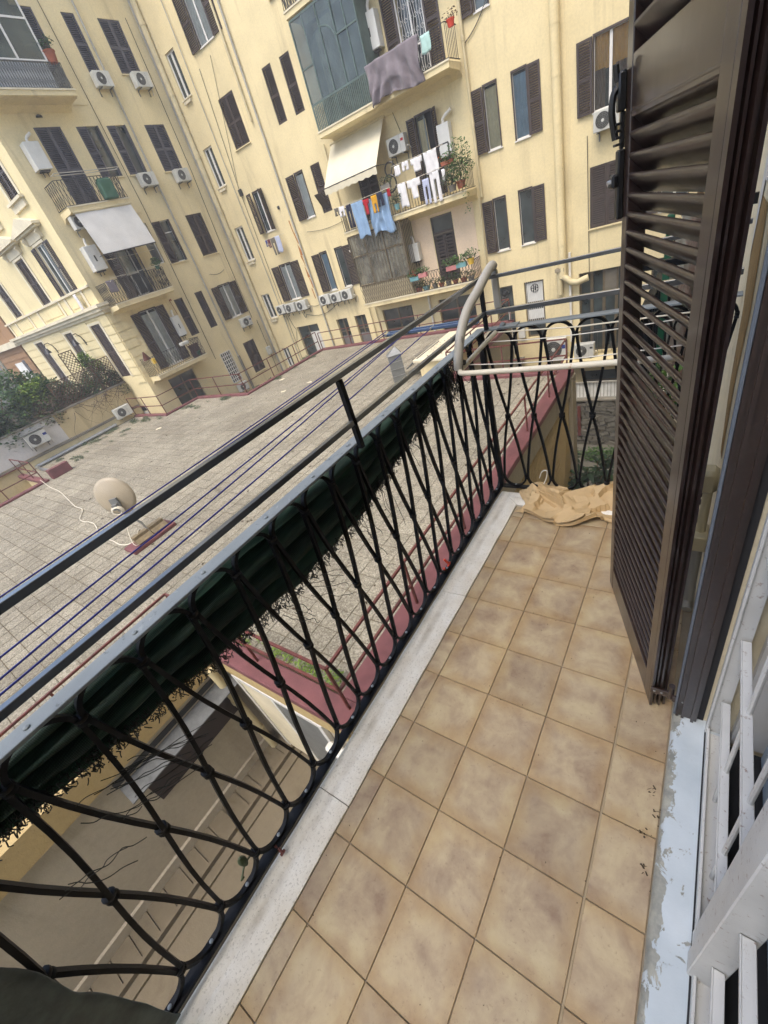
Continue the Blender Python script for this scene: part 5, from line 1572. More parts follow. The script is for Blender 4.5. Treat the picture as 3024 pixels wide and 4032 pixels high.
# orange neighbour building at the far left
ob = empty('orange_building', (-39, 12, -6)); tag(ob, 'orange plastered building at the far left edge beyond the garden', 'building')
MB().box(-46, -38.5, 11.5, 30, -6, 16).build('wall', 'orange_plaster', ob).location = (39, -12, 6)
MB().box(-46.1, -38.3, 11.2, 11.498, 1.7, 2.1).build('cornice', 'trim_stone', ob).location = (39, -12, 6)
for i in range(8): MB().box(-46, -38.45, 11.46, 11.498, -1.6 + i * .42, -1.26 + i * .42).build('stone_course', 'orange_plaster', ob).location = (39, -12, 6)
wn = empty('window', (0, 0, 0), 0, ob); wn.location = (-3.2, -.5, 4.6)
MB().box(0, 1.9, -.03, .02, 0, 2.2).build('frame', 'white_frame', wn)
curtain(wn, 1.8, 2.1, 'lace', -.06, .05)
MB().box(1.92, 2.5, -.06, -.02, 0, 2.2).build('shutter_leaf', 'shutter_hazed', wn)
tag(MB().tube([(-37.3, 9.5, -2), (-37.3, 9.5, 2.6)], .09, 10).build('grey_post', 'pipe_grey', smooth=True), 'pale grey post in front of the orange building', 'post')

# ------------------------------------------------------------------ lightwell below the railing
LX = -5.6
def wallwin():
    t = empty('window', (0, 0, 0), 0, low)
    t.location = Vector((LX, -.5, -5.0)) - Vector((-5.6, 1.4, -9))
    MB().box(.0, .03, 0, 1.68, 0, .62).build('opening', 'door_dark', t)
    MB().obox((.2, .85, .82), (.2, 0, -.02), (0, 1.05, 0), (.002, 0, .012)).build('hood', 'hood_grey', t)
    MB().box(.0, .02, -.22, 1.9, .9, 1.0).build('hood_flashing', 'dark_part', t)
    for y in (.0, 1.66): MB().bar((.3, y, .8), (.02, y, .45), .02).build('hood_strut', 'dark_part', t)
wallwin()
tag(MB().box(LX, -4.2, -14, 1.38, -6.5, -6.32).build('lightwell_floor', 'drain_plaster'), kind='structure')
lf = bpy.data.objects['lightwell_floor']
strip = MB().box(-.26, .26, -.155, .155, 0, .03).mesh('drain_tile', 'grille_grey')
strip2 = MB().box(-.26, .26, -.152, .152, 0, .03).mesh('drain_tile', 'drain_plaster')
for i in range(22):
    link('drain_tile', strip2, lf, (LX + .3, -5.4 + i * .32, -6.32))
MB().box(LX + .58, LX + .64, -14, 1.36, -6.32, -6.22).build('kerb', 'drain_plaster', lf)
MB().box(LX + .8, LX + .84, -14, 1.36, -6.32, -6.27).build('kerb', 'drain_plaster', lf)
MB().box(-5.59, -5.53, -14, 1.3, -6.32, -6.1).build('skirting', 'lightwell_plaster', lf)
# near wall under the terrace ledge: window panels, pipe
t = empty('window', (0, 0, 0), 0, low); t.location = Vector((-5.0, 1.36, -6.2)) - Vector((-5.6, 1.4, -9))
MB().box(-.1, .0, -.03, .03, 0, 2.35).box(.85, .93, -.03, .03, 0, 2.35).box(1.9, 2.0, -.03, .03, 0, 2.35).box(0, .85, -.03, .03, 2.27, 2.35).box(.93, 1.9, -.03, .03, 2.27, 2.35).build('frame', 'white_frame', t)
MB().box(0, .85, -.01, .02, 0, 2.27).build('panel', 'trim_stone', t)
MB().box(.93, 1.9, -.01, .02, 0, 2.27).build('panel', 'zinc_sheet', t)
lpart(MB().tube([(-5.42, 1.2, -3.7), (-5.42, 1.2, -6.4)], .07, 10).tube([(-5.42, 1.2, -4.6), (-5.42, 1.2, -4.7)], .085, 10).tube([(-5.42, 1.2, -5.6), (-5.42, 1.2, -5.7)], .085, 10).build('drainpipe', 'pipe_cream', smooth=True))
lpart(MB().cbox(-2.95, -2.45, 1.18, 1.32, -4.25, -4.1, .03).build('conduit', 'pipe_white'))

# ------------------------------------------------------------------ courtyard at the right, seen through the end railing
small('stone_retaining_wall', 'rough grey rubble wall at the back of the lower courtyard', 'wall', (-5.8, 18.0, -8.9), MB().box(0, 8, 0, .4, 0, 2.1), 'stone_rubble')
rw = bpy.data.objects['stone_retaining_wall']
sm_ = [MB().cbox(-.5, .5, -.06, .05, -.5, .5, .12).mesh('stone', 'stone_rubble')]
for r_ in range(9):
    x = .2 + (r_ % 2) * .14
    while x < 7.8:
        wdt = rnd.uniform(.16, .6)
        s_ = link('stone', sm_[0], rw, (x + wdt / 2, -.0 + rnd.uniform(-.03, .03), .13 + r_ * .23 + rnd.uniform(-.06, .06)))
        s_.scale = (wdt * 1.05, 1, rnd.uniform(.14, .3))
        s_.rotation_euler = (rnd.uniform(-.1, .1), rnd.uniform(-.35, .35), rnd.uniform(-.06, .06))
        x += wdt * .9 + rnd.uniform(0, .06)
t = empty('courtyard_fence', (-5.8, 18.1, -6.8)); tag(t, 'pale metal fence on top of the rubble wall', 'fence')
MB().bar((0, 0, .75), (8, 0, .75), .05).bar((0, 0, .08), (8, 0, .08), .04).build('rail', 'pipe_grey', t)
bar_me = MB().box(-.011, .011, -.011, .011, .08, .75).mesh('picket', 'pipe_grey')
for i in range(62): link('picket', bar_me, t, (.06 + i * .13, 0, 0))
MB().box(0, 3.9, .06, .09, .05, .7).build('screen', 'lace', t)
small('coping', 'pale kerb on the rubble wall under the fence', 'kerb', (-5.8, 17.9, -6.8), MB().box(0, 8, 0, .55, 0, .06), 'concrete')
small('rusty_post', 'rusty steel strip against the rubble wall', 'post', (-3.45, 17.85, -8.4), MB().box(0, .12, 0, .06, 0, 1.4), 'rail_red')
small('courtyard_slab', 'concrete balcony slab under the workshop window', 'slab', (-4.4, 19.2, -5.75), MB().box(0, 5.0, 0, .78, 0, .2), 'cream_plaster')
tag(foliage('courtyard_weeds', 'leaf_mid', [(-2.2, 16.9, -8.8, .9, .5, .3), (-1.3, 16.8, -8.7, .7, .5, .4), (-3.0, 17.2, -8.85, .5, .3, .12)], 1500, .12, None, 80), kind='stuff')
def broadleaf(label, loc, h, n_, seed, ls=.3):
    t = empty('broadleaf_shrub', loc); tag(t, label, 'shrub', 'broad leaved shrubs in the lower courtyard')
    rr = random.Random(seed)
    mb = MB(); lm = MB()
    for k in range(n_):
        tip = Vector((rr.uniform(-.75, .75), rr.uniform(-.6, .6), h * rr.uniform(.45, 1)))
        mb.tube([(0, 0, 0), tip * .5 + Vector((rr.uniform(-.1, .1), 0, 0)), tip], [.04, .03, .015], 5)
        for q in range(9):
            a = q * 2.4 + rr.uniform(0, 1)
            el = rr.uniform(-.1, .8)
            d = Vector((math.cos(a) * math.cos(el), math.sin(a) * math.cos(el), math.sin(el)))
            s_ = d.cross(Vector((0, 0, 1))).normalized()
            up = s_.cross(d)
            b = tip - Vector((0, 0, .05 * q))
            L = ls * rr.uniform(.7, 1.2)
            pts = []
            for i in range(5):
                u = i / 4
                wd = L * .22 * math.sin(math.pi * (u * .93 + .05))
                c = b + d * (L * u) - Vector((0, 0, L * .35 * u * u))
                pts += [(c + s_ * wd + up * wd * .35)[:], c[:], (c - s_ * wd + up * wd * .35)[:]]
            fs = []
            for i in range(4):
                fs += [(i * 3, i * 3 + 1, i * 3 + 4, i * 3 + 3), (i * 3 + 1, i * 3 + 2, i * 3 + 5, i * 3 + 4)]
            lm.add(pts, fs)
    mb.build('stems', 'twig', t)
    lm.build('leaves', 'leaf_glossy', t, smooth='all')
broadleaf('dark broad leaved shrub directly below the end railing', (-1.95, 12.6, -8.9), 2.75, 26, 1, .34)
broadleaf('small broad leaved shrub to the right, beside the clay planter', (-.8, 12.9, -8.9), 1.9, 14, 2, .24)
broadleaf('low broad leaved shrub in the corner under the mesh wall', (-1.6, 11.4, -8.9), 2.0, 16, 3, .3)
small('clay_planter', 'terracotta planter box behind the courtyard shrubs', 'planter', (-1.5, 14.3, -8.9), MB().cbox(0, .7, 0, .35, 0, .35, .03), 'terracotta')
small('courtyard_kerb', 'grey kerb across the lower courtyard', 'kerb', (-2.3, 14.9, -8.9), MB().box(0, 4, 0, .12, 0, .1), 'concrete')
# wire mesh cover on the ochre wall
mw = MB()
for i in range(76):
    y = 1.5 + i * .12
    mw.bar((-2.375, y, -4.05), (-2.375, y + 1.6, -8.85), .012)
    mw.bar((-2.36, y + 1.6, -4.05), (-2.36, y, -8.85), .012)
tag(lpart(mw.build('wire_mesh', 'ochre_plaster')), kind='stuff')

# ------------------------------------------------------------------ our balcony: floor, kerb, house wall, sill
floor = tag(MB().box(-.16, .76, -1.4, 2.02, -.16, -.005).build('balcony_floor', 'mortar'), kind='structure')
def tile_mesh(w_, d_):
    return MB().cbox(-w_ / 2, w_ / 2, -d_ / 2, d_ / 2, -.012, 0, .0012).mesh('tile', 'floor_tile')
full, strip_m, part_m = tile_mesh(.1973, .1973), tile_mesh(.0573, .1973), tile_mesh(.1238, .1973)
full_e, strip_e, part_e = tile_mesh(.1973, .087), tile_mesh(.0573, .087), tile_mesh(.1238, .087)
for j in range(-6, 10):
    y = j * .2 + .1
    last = j == 9
    yc = y if not last else 1.8 + .045
    for i in range(3):
        o = link('tile', full_e if last else full, floor, (i * .2 + .1, yc, rnd.uniform(-.0005, .0005)))
        if not last: o.rotation_euler = (rnd.uniform(-.0015, .0015), rnd.uniform(-.0015, .0015), rnd.choice((0, 1, 2, 3)) * math.pi / 2)
    link('tile', strip_e if last else strip_m, floor, (-.0305, yc, rnd.uniform(-.0005, .0005)))
    link('tile', part_e if last else part_m, floor, (.6665, yc, rnd.uniform(-.0005, .0005)))
MB().box(.6, .6045, -1.2, 1.88, -.006, -.0006).build('joint_filler', 'caulk', floor)

kerb = tag(MB().box(-.15, -.07, -1.4, 1.98, -.12, -.04).build('balcony_kerb', 'travertine'), kind='structure')
KP = [(-.0615, -.03), (-.0615, .004), (-.064, .006), (-.12, .006), (-.128, .0045), (-.136, .0005), (-.143, .0), (-.150, .002), (-.165, .0015), (-.180, -.002), (-.192, -.009), (-.200, -.02), (-.203, -.036), (-.199, -.058), (-.175, -.075), (-.15, -.075), (-.15, -.03)]
def kerb_piece(y0, y1, m0=False, m1=False):
    mb = MB(); n_ = len(KP); k = 14
    vs = []
    for i in range(k + 1):
        for a, z in KP:
            ya = y0
            yb = y1 + ((-.0615 - a) if m1 else 0)
            y = ya + (yb - ya) * i / k
            vs.append((a + .0012 * math.sin(y * 23 + z * 90), y, z + .0008 * math.sin(y * 31 + a * 70)))
    fs = [(i * n_ + j, i * n_ + (j + 1) % n_, (i + 1) * n_ + (j + 1) % n_, (i + 1) * n_ + j) for i in range(k) for j in range(n_)]
    fs += [tuple(range(n_ - 1, -1, -1)), tuple(k * n_ + j for j in range(n_))]
    mb.add(vs, fs)
    return mb.build('kerb_stone', 'travertine', kerb, smooth=True)
kerb_piece(-1.4, .272); kerb_piece(.275, 1.192); kerb_piece(1.195, 1.892, m1=True)
# the kerb turns along the end
mb = MB(); n_ = len(KP); k = 10; vs = []
for i in range(k + 1):
    for a, z in KP:
        d_ = -.0615 - a
        x0 = -.060 - d_
        vs.append((x0 + (.74 - x0) * i / k, 1.894 + d_, z))
mb.add(vs, [(i * n_ + j, i * n_ + (j + 1) % n_, (i + 1) * n_ + (j + 1) % n_, (i + 1) * n_ + j) for i in range(k) for j in range(n_)] + [tuple(range(n_ - 1, -1, -1)), tuple(k * n_ + j for j in range(n_))])
mb.build('kerb_stone', 'travertine', kerb, smooth=True)
tag(MB().box(-.17, .76, -1.4, 2.0, -.34, -.165).build('balcony_slab', 'lightwell_plaster'), kind='structure')

house = empty('house_front', (.76, 0, 0)); tag(house, 'cream plastered house wall with the balcony door, at the right edge', 'building')
def hpart(o):
    o.parent = house; o.location = Vector(o.location) - Vector((.76, 0, 0)); return o
hpart(MB().box(.76, 1.1, .955, 19.9, -9, 10).build('wall', 'house_plaster'))
hpart(MB().box(.76, 1.1, -18, -.75, -9, 10).build('wall', 'house_plaster'))
hpart(MB().box(.76, 1.1, -.75, .955, 2.5, 10).build('wall', 'house_plaster'))
hpart(MB().box(.76, 1.1, -.75, .955, -9, -.05).build('wall', 'house_plaster'))
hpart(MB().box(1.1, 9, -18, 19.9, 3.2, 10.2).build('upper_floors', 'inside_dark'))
# room behind the door
hpart(MB().box(1.1, 3.5, -1.6, 2.2, -.06, -.01).build('room_floor', 'inside_dark'))
hpart(MB().box(3.4, 3.5, -1.6, 2.2, -.01, 3.1).box(1.1, 3.4, 2.1, 2.2, -.01, 3.1).box(1.1, 3.4, -1.6, -1.5, -.01, 3.1).build('room_wall', 'room_wall'))
hpart(MB().box(1.1, 3.5, -1.6, 2.2, 3.0, 3.1).build('room_ceiling', 'room_wall'))
hpart(MB().box(.87, 1.1, .93, .953, .0, 2.5).build('reveal', 'room_wall'))
hpart(MB().box(.866, 1.1, -.75, .93, -.05, -.02).build('threshold', 'inside_dark'))  # coloured dark to stand in for the shade behind the gate
# painted stone sill
SP = [(.733, -.02), (.731, .004), (.735, .016), (.744, .025), (.757, .029), (.805, .030), (.865, .030), (.865, -.02)]
sill_o = MB(); k = 40; n_ = len(SP); vs = []
for i in range(k + 1):
    y = -1.0 + (1.02 + 1.0) * i / k
    for a, z in SP:
        jit = .0025 * mnoise.noise(Vector((y * 14, a * 40, 3))) if a < .76 else 0
        vs.append((a + jit, y, z + jit * .5))
sill_o.add(vs, [(i * n_ + j, i * n_ + (j + 1) % n_, (i + 1) * n_ + (j + 1) % n_, (i + 1) * n_ + j) for i in range(k) for j in range(n_)] + [tuple(range(n_ - 1, -1, -1)), tuple(k * n_ + j for j in range(n_))])
hpart(sill_o.build('door_sill', 'sill_paint', smooth=True))
hpart(MB().box(.8085, .8125, -.9, .925, .0295, .0308).build('sill_gap', 'inside_dark'))
# exposed plaster patch and conduit on the wall
mb = MB()
poly = [(1.62, 1.22), (1.95, 1.2), (2.02, 1.05), (1.86, .92), (1.8, .70), (1.60, .55), (1.5, .58), (1.56, .8), (1.5, 1.0)]
mb.add([(.7585, y, z) for y, z in poly], [tuple(range(len(poly)))])
hpart(mb.build('bare_patch', 'bare_plaster'))
mb = MB()
poly2 = [(1.4, 1.6), (2.1, 1.6), (2.05, 1.2), (1.98, 1.02), (1.9, 1.24), (1.6, 1.26), (1.45, 1.2)]
mb.add([(.757, y, z) for y, z in poly2], [tuple(range(len(poly2)))])
hpart(mb.build('filler_patch', 'white_plaster'))
hpart(MB().tube([(.738, 1.42, .03), (.738, 1.42, .30)], .0155, 10).tube([(.738, 1.42, .03), (.738, 1.41, .02), (.738, 1.38, .015)], .0155, 10).build('conduit', 'pipe_grey', smooth=True))
hpart(MB().cbox(.715, .758, 1.38, 1.46, .3, .36, .004).tube([(.738, 1.42, .36), (.738, 1.42, .52)], .013, 10).cbox(.712, .757, 1.39, 1.45, .52, .6, .012).build('conduit_box', 'pipe_cream', smooth=True))
hpart(MB().box(.715, .757, 2.1, 2.12, 1.16, 1.19).build('shutter_catch', 'black_plastic'))

# ------------------------------------------------------------------ wrought iron railing
rail = empty('balcony_railing', (-.2, 0, 0)); tag(rail, 'black wrought iron balcony railing with looped crossing bars', 'railing')
PITCH = .1335
ZB, ZM, ZT, ZTOP, ZBOT = .096, .468, .842, .902, .034
def unit_mesh():
    hw = PITCH / 2
    e = .0055
    mb = MB()
    def strand(s_):
        off = .0065 * s_
        pts = []
        # bottom U half, straight strand, top arch half
        for t_ in frange(0, 1, 7):
            a = math.pi / 2 * t_
            pts.append((off * .0, -s_ * (hw - e) * math.sin(a), ZB - (ZB - ZBOT) * math.cos(a)))
        for t_ in frange(.06, .94, 9):
            y = -s_ * (hw - e) * (1 - 2 * t_)
            bow = .006 * math.sin(t_ * math.pi * 2) * s_
            pts.append((off * math.sin(t_ * math.pi), y - bow, ZB + (ZT - ZB) * t_))
        for t_ in frange(0, 1, 8):
            a = math.pi / 2 * t_
            pts.append((0, s_ * (hw - e) * math.cos(a), ZT + (ZTOP - ZT) * math.sin(a)))
        mb.sweep(pts, .0102, .0132, (1, 0, 0))
    strand(1); strand(-1)
    return mb.mesh('loop_bar', 'iron', smooth=True)
um = unit_mesh()
def collar_mesh(r_, h_):
    mb = MB().lathe([(r_ * .8, -h_ / 2), (r_, -h_ * .42), (r_, -h_ * .12), (r_ * .86, 0), (r_, h_ * .12), (r_, h_ * .42), (r_ * .8, h_ / 2)], 10)
    return mb.mesh('collar', 'iron', smooth=True)
cm, cn = collar_mesh(.0145, .023), collar_mesh(.0135, .02)
riv = MB().lathe([(.006, 0), (.0055, .003), (.002, .005)], 8).mesh('rivet', 'rail_top_sky_glare', smooth=True)
y_first = .104 - PITCH * 6
for k in range(21):
    y = y_first + PITCH * k
    if y > 2.0: break
    link('loop_bar', um, rail, (0, y, 0))
    link('collar', cm, rail, (0, y, ZM + rnd.uniform(-.004, .004)))
    link('collar', cn, rail, (0, y + PITCH / 2, ZT + rnd.uniform(-.003, .003)))
    link('collar', cn, rail, (0, y + PITCH / 2, ZB + rnd.uniform(-.003, .003)))
    link('rivet', riv, rail, (0, y, ZBOT + .0045))
# end run along x at y = 2.04
for k in range(8):
    x = -.2 + .0915 + PITCH * k - .0
    if x > .72: break
    o = link('loop_bar', um, rail, (x + .2, 2.04, 0), R(90))
    link('collar', cm, rail, (x + .2, 2.04, ZM))
    link('collar', cn, rail, (x + .2 + PITCH / 2, 2.04, ZT)); link('collar', cn, rail, (x + .2 + PITCH / 2, 2.04, ZB))
    link('rivet', riv, rail, (x + .2, 2.04, ZBOT + .0045))
MB().cbox(-.017, .017, -1.4, 2.056, .020, .029, .001).build('bottom_bar', 'iron', rail)
MB().cbox(.0172, .96, 2.024, 2.056, .0195, .0285, .001).build('bottom_bar', 'iron', rail)
MB().cbox(-.014, .030, -1.4, 2.06, .906, .914, .0012).build('flat_rail', 'rail_top_sky_glare', rail)
MB().cbox(.0305, .96, 2.018, 2.06, .9065, .9145, .0012).build('flat_rail', 'rail_top_sky_glare', rail)
MB().cbox(.042, .058, -1.4, 2.025, .98, .996, .001).build('square_rail', 'rail_gloss', rail)
MB().cbox(.042, .058, -1.4, 2.025, 1.121, 1.137, .001).build('square_rail', 'rail_gloss', rail)
MB().cbox(.0595, .95, 2.006, 2.025, .9785, .9975, .0012).build('square_rail', 'rail_gloss', rail)
MB().cbox(.0595, .95, 2.008, 2.022, 1.121, 1.135, .0012).build('square_rail', 'rail_gloss', rail)
MB().cbox(.041, .058, .959, .976, .90, 1.1185, .0012).build('post', 'iron', rail)
MB().cbox(.041, .058, -.36, -.343, .90, 1.1185, .0012).build('post', 'iron', rail)
MB().cbox(.002, .026, 2.012, 2.036, .0295, .9055, .002).build('corner_post', 'iron', rail)
MB().cbox(.041, .058, 2.007, 2.024, .915, 1.1185, .0012).build('post', 'iron', rail)
for y in frange(-.2, 1.95, 12):
    link('rivet', riv, rail, (.011, y + rnd.uniform(-.02, .02), .914))
MB().cbox(.1, .19, 2.012, 2.066, .9148, .9188, .001).lathe([(.014, 0), (.013, .008), (.006, .014)], 10, (.12, 2.035, .9186)).build('splice_plate', 'rail_top_sky_glare', rail, smooth=True)
# rusty bolt tying the rail to the kerb
tag(MB().tube([(-.2, .078, .03), (-.168, .078, .018)], .0045, 7).tube([(-.206, .078, .033), (-.199, .078, .030)], .009, 8).tube([(-.171, .078, .0195), (-.164, .078, .0165)], .009, 8).build('anchor_bolt', 'rail_red', smooth=True), 'rusty anchor bolt through the kerb at the foot of the railing', 'bolt')

# ------------------------------------------------------------------ green shade net bunched under the top rail
net = empty('shade_net', (-.222, .6, .7)); tag(net, 'dark green shade net bunched along the outside of the railing, fringe frayed', 'net')
def zbot(y):
    tb = [(-1.2, .76), (-.16, .756), (.1, .70), (.58, .63), (.91, .64), (1.25, .70), (1.53, .755), (1.76, .80)]
    for (a, za), (b, zb_) in zip(tb, tb[1:]):
        if a <= y <= b: return za + (zb_ - za) * (y - a) / (b - a)
    return tb[-1][1]
def nb_(a, b, c): return mnoise.noise(Vector((a, b, c)))
def net_fn(layer):
    def fn(u, v):
        y = -1.0 + 2.74 * u
        zt = .876 + .008 * nb_(y * 5, 1, layer) - .03 * max(0, y - 1.3)
        zb_ = zbot(y) + .015 * nb_(y * 9, 2, layer)
        z = zt + (zb_ - zt) * v
        # loosely rolled: a few rounded horizontal folds that wander along the rail
        ph = v * 3.6 + .8 * nb_(y * 1.1, layer, 3) + .25 * nb_(y * 4, layer, 8)
        roll = abs(math.sin(math.pi * ph))
        x = -.262 - .008 * layer + .042 * roll ** .7 + .006 * nb_(y * 9, z * 50, 9 + layer) + .008 * nb_(y * 3, v * 4, 6)
        if v > .8: x -= .01 * (v - .8) / .2
        return (min(x, -.2095) + .222, y - .6, z - .7)
    return fn
MB().grid(net_fn(0), 170, 56).build('front_layer', 'shade_net', net, smooth='all')
MB().grid(net_fn(2), 120, 24).build('back_layer', 'shade_net', net, smooth='all')
mb = MB()
rr = random.Random(5)
for k in range(3200):
    y = rr.uniform(-.95, 1.74)
    zb_ = zbot(y)
    x = -.226 + rr.uniform(-.016, .012)
    a = Vector((x, y, zb_ + rr.uniform(-.01, .03)))
    L = rr.uniform(.003, .011)
    b = a + Vector((rr.uniform(-.006, .008), rr.uniform(-.006, .006), -L))
    c = b + Vector((rr.uniform(-.004, .006), rr.uniform(-.006, .006), rr.uniform(-.006, .004)))
    mb.tube([a - Vector((.222, 0, 0)) + Vector((.444, 0, 0)) - Vector((0, .6, .7)), b + Vector((.222, -.6, -.7)), c + Vector((.222, -.6, -.7))], .0014, 3, False)
fr = mb.build('fringe', 'net_yarn', net); tag(fr, kind='stuff')
mb = MB()
for (y, z, dy, dz, n_) in ((.02, .69, .16, -.12, 6), (-.05, .70, .12, -.08, 4), (.52, .63, .06, -.1, 4), (.62, .62, .14, -.1, 5), (.9, .64, .04, -.12, 5), (-.2, .60, .12, -.06, 3), (1.0, .72, .04, -.2, 3), (1.25, .75, .04, -.16, 3), (-.02, .60, .14, -.06, 5)):
    for k in range(n_):
        p = [Vector((-.19 + rr.uniform(-.01, .03), y + rr.uniform(-.04, .04), z + rr.uniform(-.01, .03)))]
        d = Vector((rr.uniform(.0, .02), dy * rr.uniform(.6, 1.1), dz * rr.uniform(.6, 1.1))) / 7
        for q in range(7):
            p.append(p[-1] + d + Vector((rr.uniform(-.005, .005), rr.uniform(-.008, .008), rr.uniform(-.01, .008))))
        mb.tube([q + Vector((.222, -.6, -.7)) for q in smooth_path(p, 3)], .0011, 3, False)
mb.build('loose_yarns', 'net_yarn', net)['kind'] = 'stuff'
mb = MB()      # ravelled tuft at the far end
for k in range(170):
    p = [Vector((-.225 + rr.uniform(-.02, .02), 1.70 + rr.uniform(-.05, .06), .84 + rr.uniform(-.07, .06)))]
    for q in range(5):
        p.append(p[-1] + Vector((rr.uniform(-.012, .012), rr.uniform(-.012, .016), rr.uniform(-.03, .006))))
    mb.tube([q + Vector((.222, -.6, -.7)) for q in p], .0014, 3, False)
mb.build('ravelled_end', 'net_yarn', net)['kind'] = 'stuff'
# dusty net panel hanging inside the railing in the corner
mb = MB()
def panel(u, v):
    y = -.29 - .75 * u + .012 * nb_(v * 6, u * 3, 2)
    z = .03 + .86 * v
    x = -.172 + .012 * nb_(y * 8, z * 6, 1) + .006 * nb_(y * 25, z * 20, 3)
    return (x + .172, y + .3, z - .03)
mb.grid(panel, 40, 50)
np_ = mb.build('net_panel', 'net_dusty', None, (-.172, -.3, .03), smooth='all')
tag(np_, 'dusty grey green net sheet tied inside the railing, bottom left corner', 'net')
np_.modifiers.new('thickness', 'SOLIDIFY').thickness = .006
tag(MB().lathe([(.006, 0), (.012, .02), (.011, .035), (.003, .045)], 8, (-.208, .005, .088)).tube([(-.205, .03, .1), (-.215, .0, .085), (-.2, -.03, .075), (-.19, -.02, .09)], .003, 5).build('cable_tie_knot', 'leaf_weed', smooth=True), 'pale green twisted tie knotted round the foot of the railing', 'tie')
tag(MB().tube(smooth_path([(-.20, 1.30, .10), (-.19, 1.31, .07), (-.197, 1.33, .05), (-.205, 1.30, .03), (-.2, 1.28, .06)]), .006, 5).build('ribbon_scrap', 'petal_red', smooth=True), 'scrap of red ribbon tied at the foot of the railing', 'ribbon')
tag(MB().tube(smooth_path([(.03, 2.03, .10), (.05, 2.02, .15), (.075, 2.02, .155), (.07, 2.02, .11), (.05, 2.02, .06), (.04, 2.0, .03)]), .003, 6).build('wire_hook', 'pipe_white', smooth=True), 'bent white wire hook at the foot of the end railing', 'hook')

# ------------------------------------------------------------------ blue washing lines on an outrigger
t = empty('line_outrigger', (-.2, 2.0, .96)); tag(t, 'blue grey steel outrigger arm holding the blue washing lines', 'bracket')
MB().cbox(-.50, .03, -.012, .0, -.004, .01, .002).build('arm', 'bracket_blue', t)
MB().cbox(-.50, .0, .018, .028, .0, .012, .002).build('arm', 'bracket_blue', t)
for x in (-.49, -.36, -.22): MB().tube([(x, -.024, .005), (x, .03, .005)], .006, 6).build('pin', 'galvanised', t)
def bline(x, z, lab, x1=None, z1=None):
    p = [Vector((x, 1.98, z)), Vector(((x + (x1 or x)) / 2, .815, (z + (z1 or z)) / 2 - .008)), Vector((x1 or x, -.35, z1 or z))]
    tag(MB().tube(smooth_path(p, 6), .0022, 6).build('washing_line', 'blue_line', smooth=True), lab, 'washing line', 'blue washing lines outside the railing')
bline(-.69, .972, 'outermost blue washing line, along the top rail', -.60, .972)
bline(-.678, .986, 'blue washing line running close beside the outermost one', -.588, .986)
bline(-.565, .966, 'second blue washing line from outside', -.336, .968)
bline(-.55, .972, 'third blue washing line from outside, below the second', -.245, .97)
bline(-.42, .965, 'innermost blue washing line, just above the flat rail', -.222, .966)

# ------------------------------------------------------------------ hook-on drying rack at the end
rk = empty('drying_rack', (-.12, 1.62, .87)); tag(rk, 'white rusty drying rack hooked over the end railing', 'drying rack')
def rk_(pts): return [Vector(p) - Vector((-.12, 1.62, .87)) for p in pts]
MB().tube(smooth_path(rk_([(-.10, 1.99, .905), (-.112, 1.8, .888), (-.118, 1.66, .875), (-.116, 1.625, .872), (-.095, 1.612, .87), (.0, 1.612, .868), (.25, 1.612, .866), (.62, 1.612, .866)]), 5), .0105, 10).build('frame_tube', 'rack_paint', rk, smooth=True)
MB().tube(rk_([(-.09, 1.99, .905), (.25, 1.99, .885), (.62, 1.99, .885)]), .003, 8).build('rear_bar', 'rack_paint', rk, smooth=True)
arm = smooth_path(rk_([(-.128, 1.64, .88), (-.12, 1.64, .93), (-.115, 1.69, 1.01), (-.108, 1.77, 1.075), (-.1, 1.87, 1.115), (-.097, 1.96, 1.15), (-.096, 2.03, 1.168), (-.096, 2.055, 1.155)]), 5)
MB().tube(arm, [.019] * (len(arm) - 4) + [.018, .017, .015, .012], 12).build('hook_arm', 'rack_grey', rk, smooth=True)
MB().cbox(-.017, .017, -.006, .006, -.16, .0, .006).build('hook_plate', 'rack_grey', rk).location = rk_([(-.098, 2.052, 1.15)])[0]
MB().tube(rk_([(-.118, 1.655, .9), (-.112, 1.668, .894)]), .011, 10).build('socket', 'dark_part', rk)
for i, (y, zz) in enumerate(((1.70, .872), (1.93, .886))):
    MB().tube(smooth_path(rk_([(-.115, y, zz), (.1, y, zz - .012), (.35, y, zz - .012), (.62, y, zz)]), 4), .002, 6).build('wire', 'pipe_white', rk, smooth=True)
MB().tube(smooth_path(rk_([(-.1, 1.66, 1.0), (-.105, 1.64, .9), (-.11, 1.63, .85), (-.09, 1.64, .82), (-.085, 1.66, .86)]), 4), .0015, 5).build('twine', 'cable_dark', rk, smooth=True)

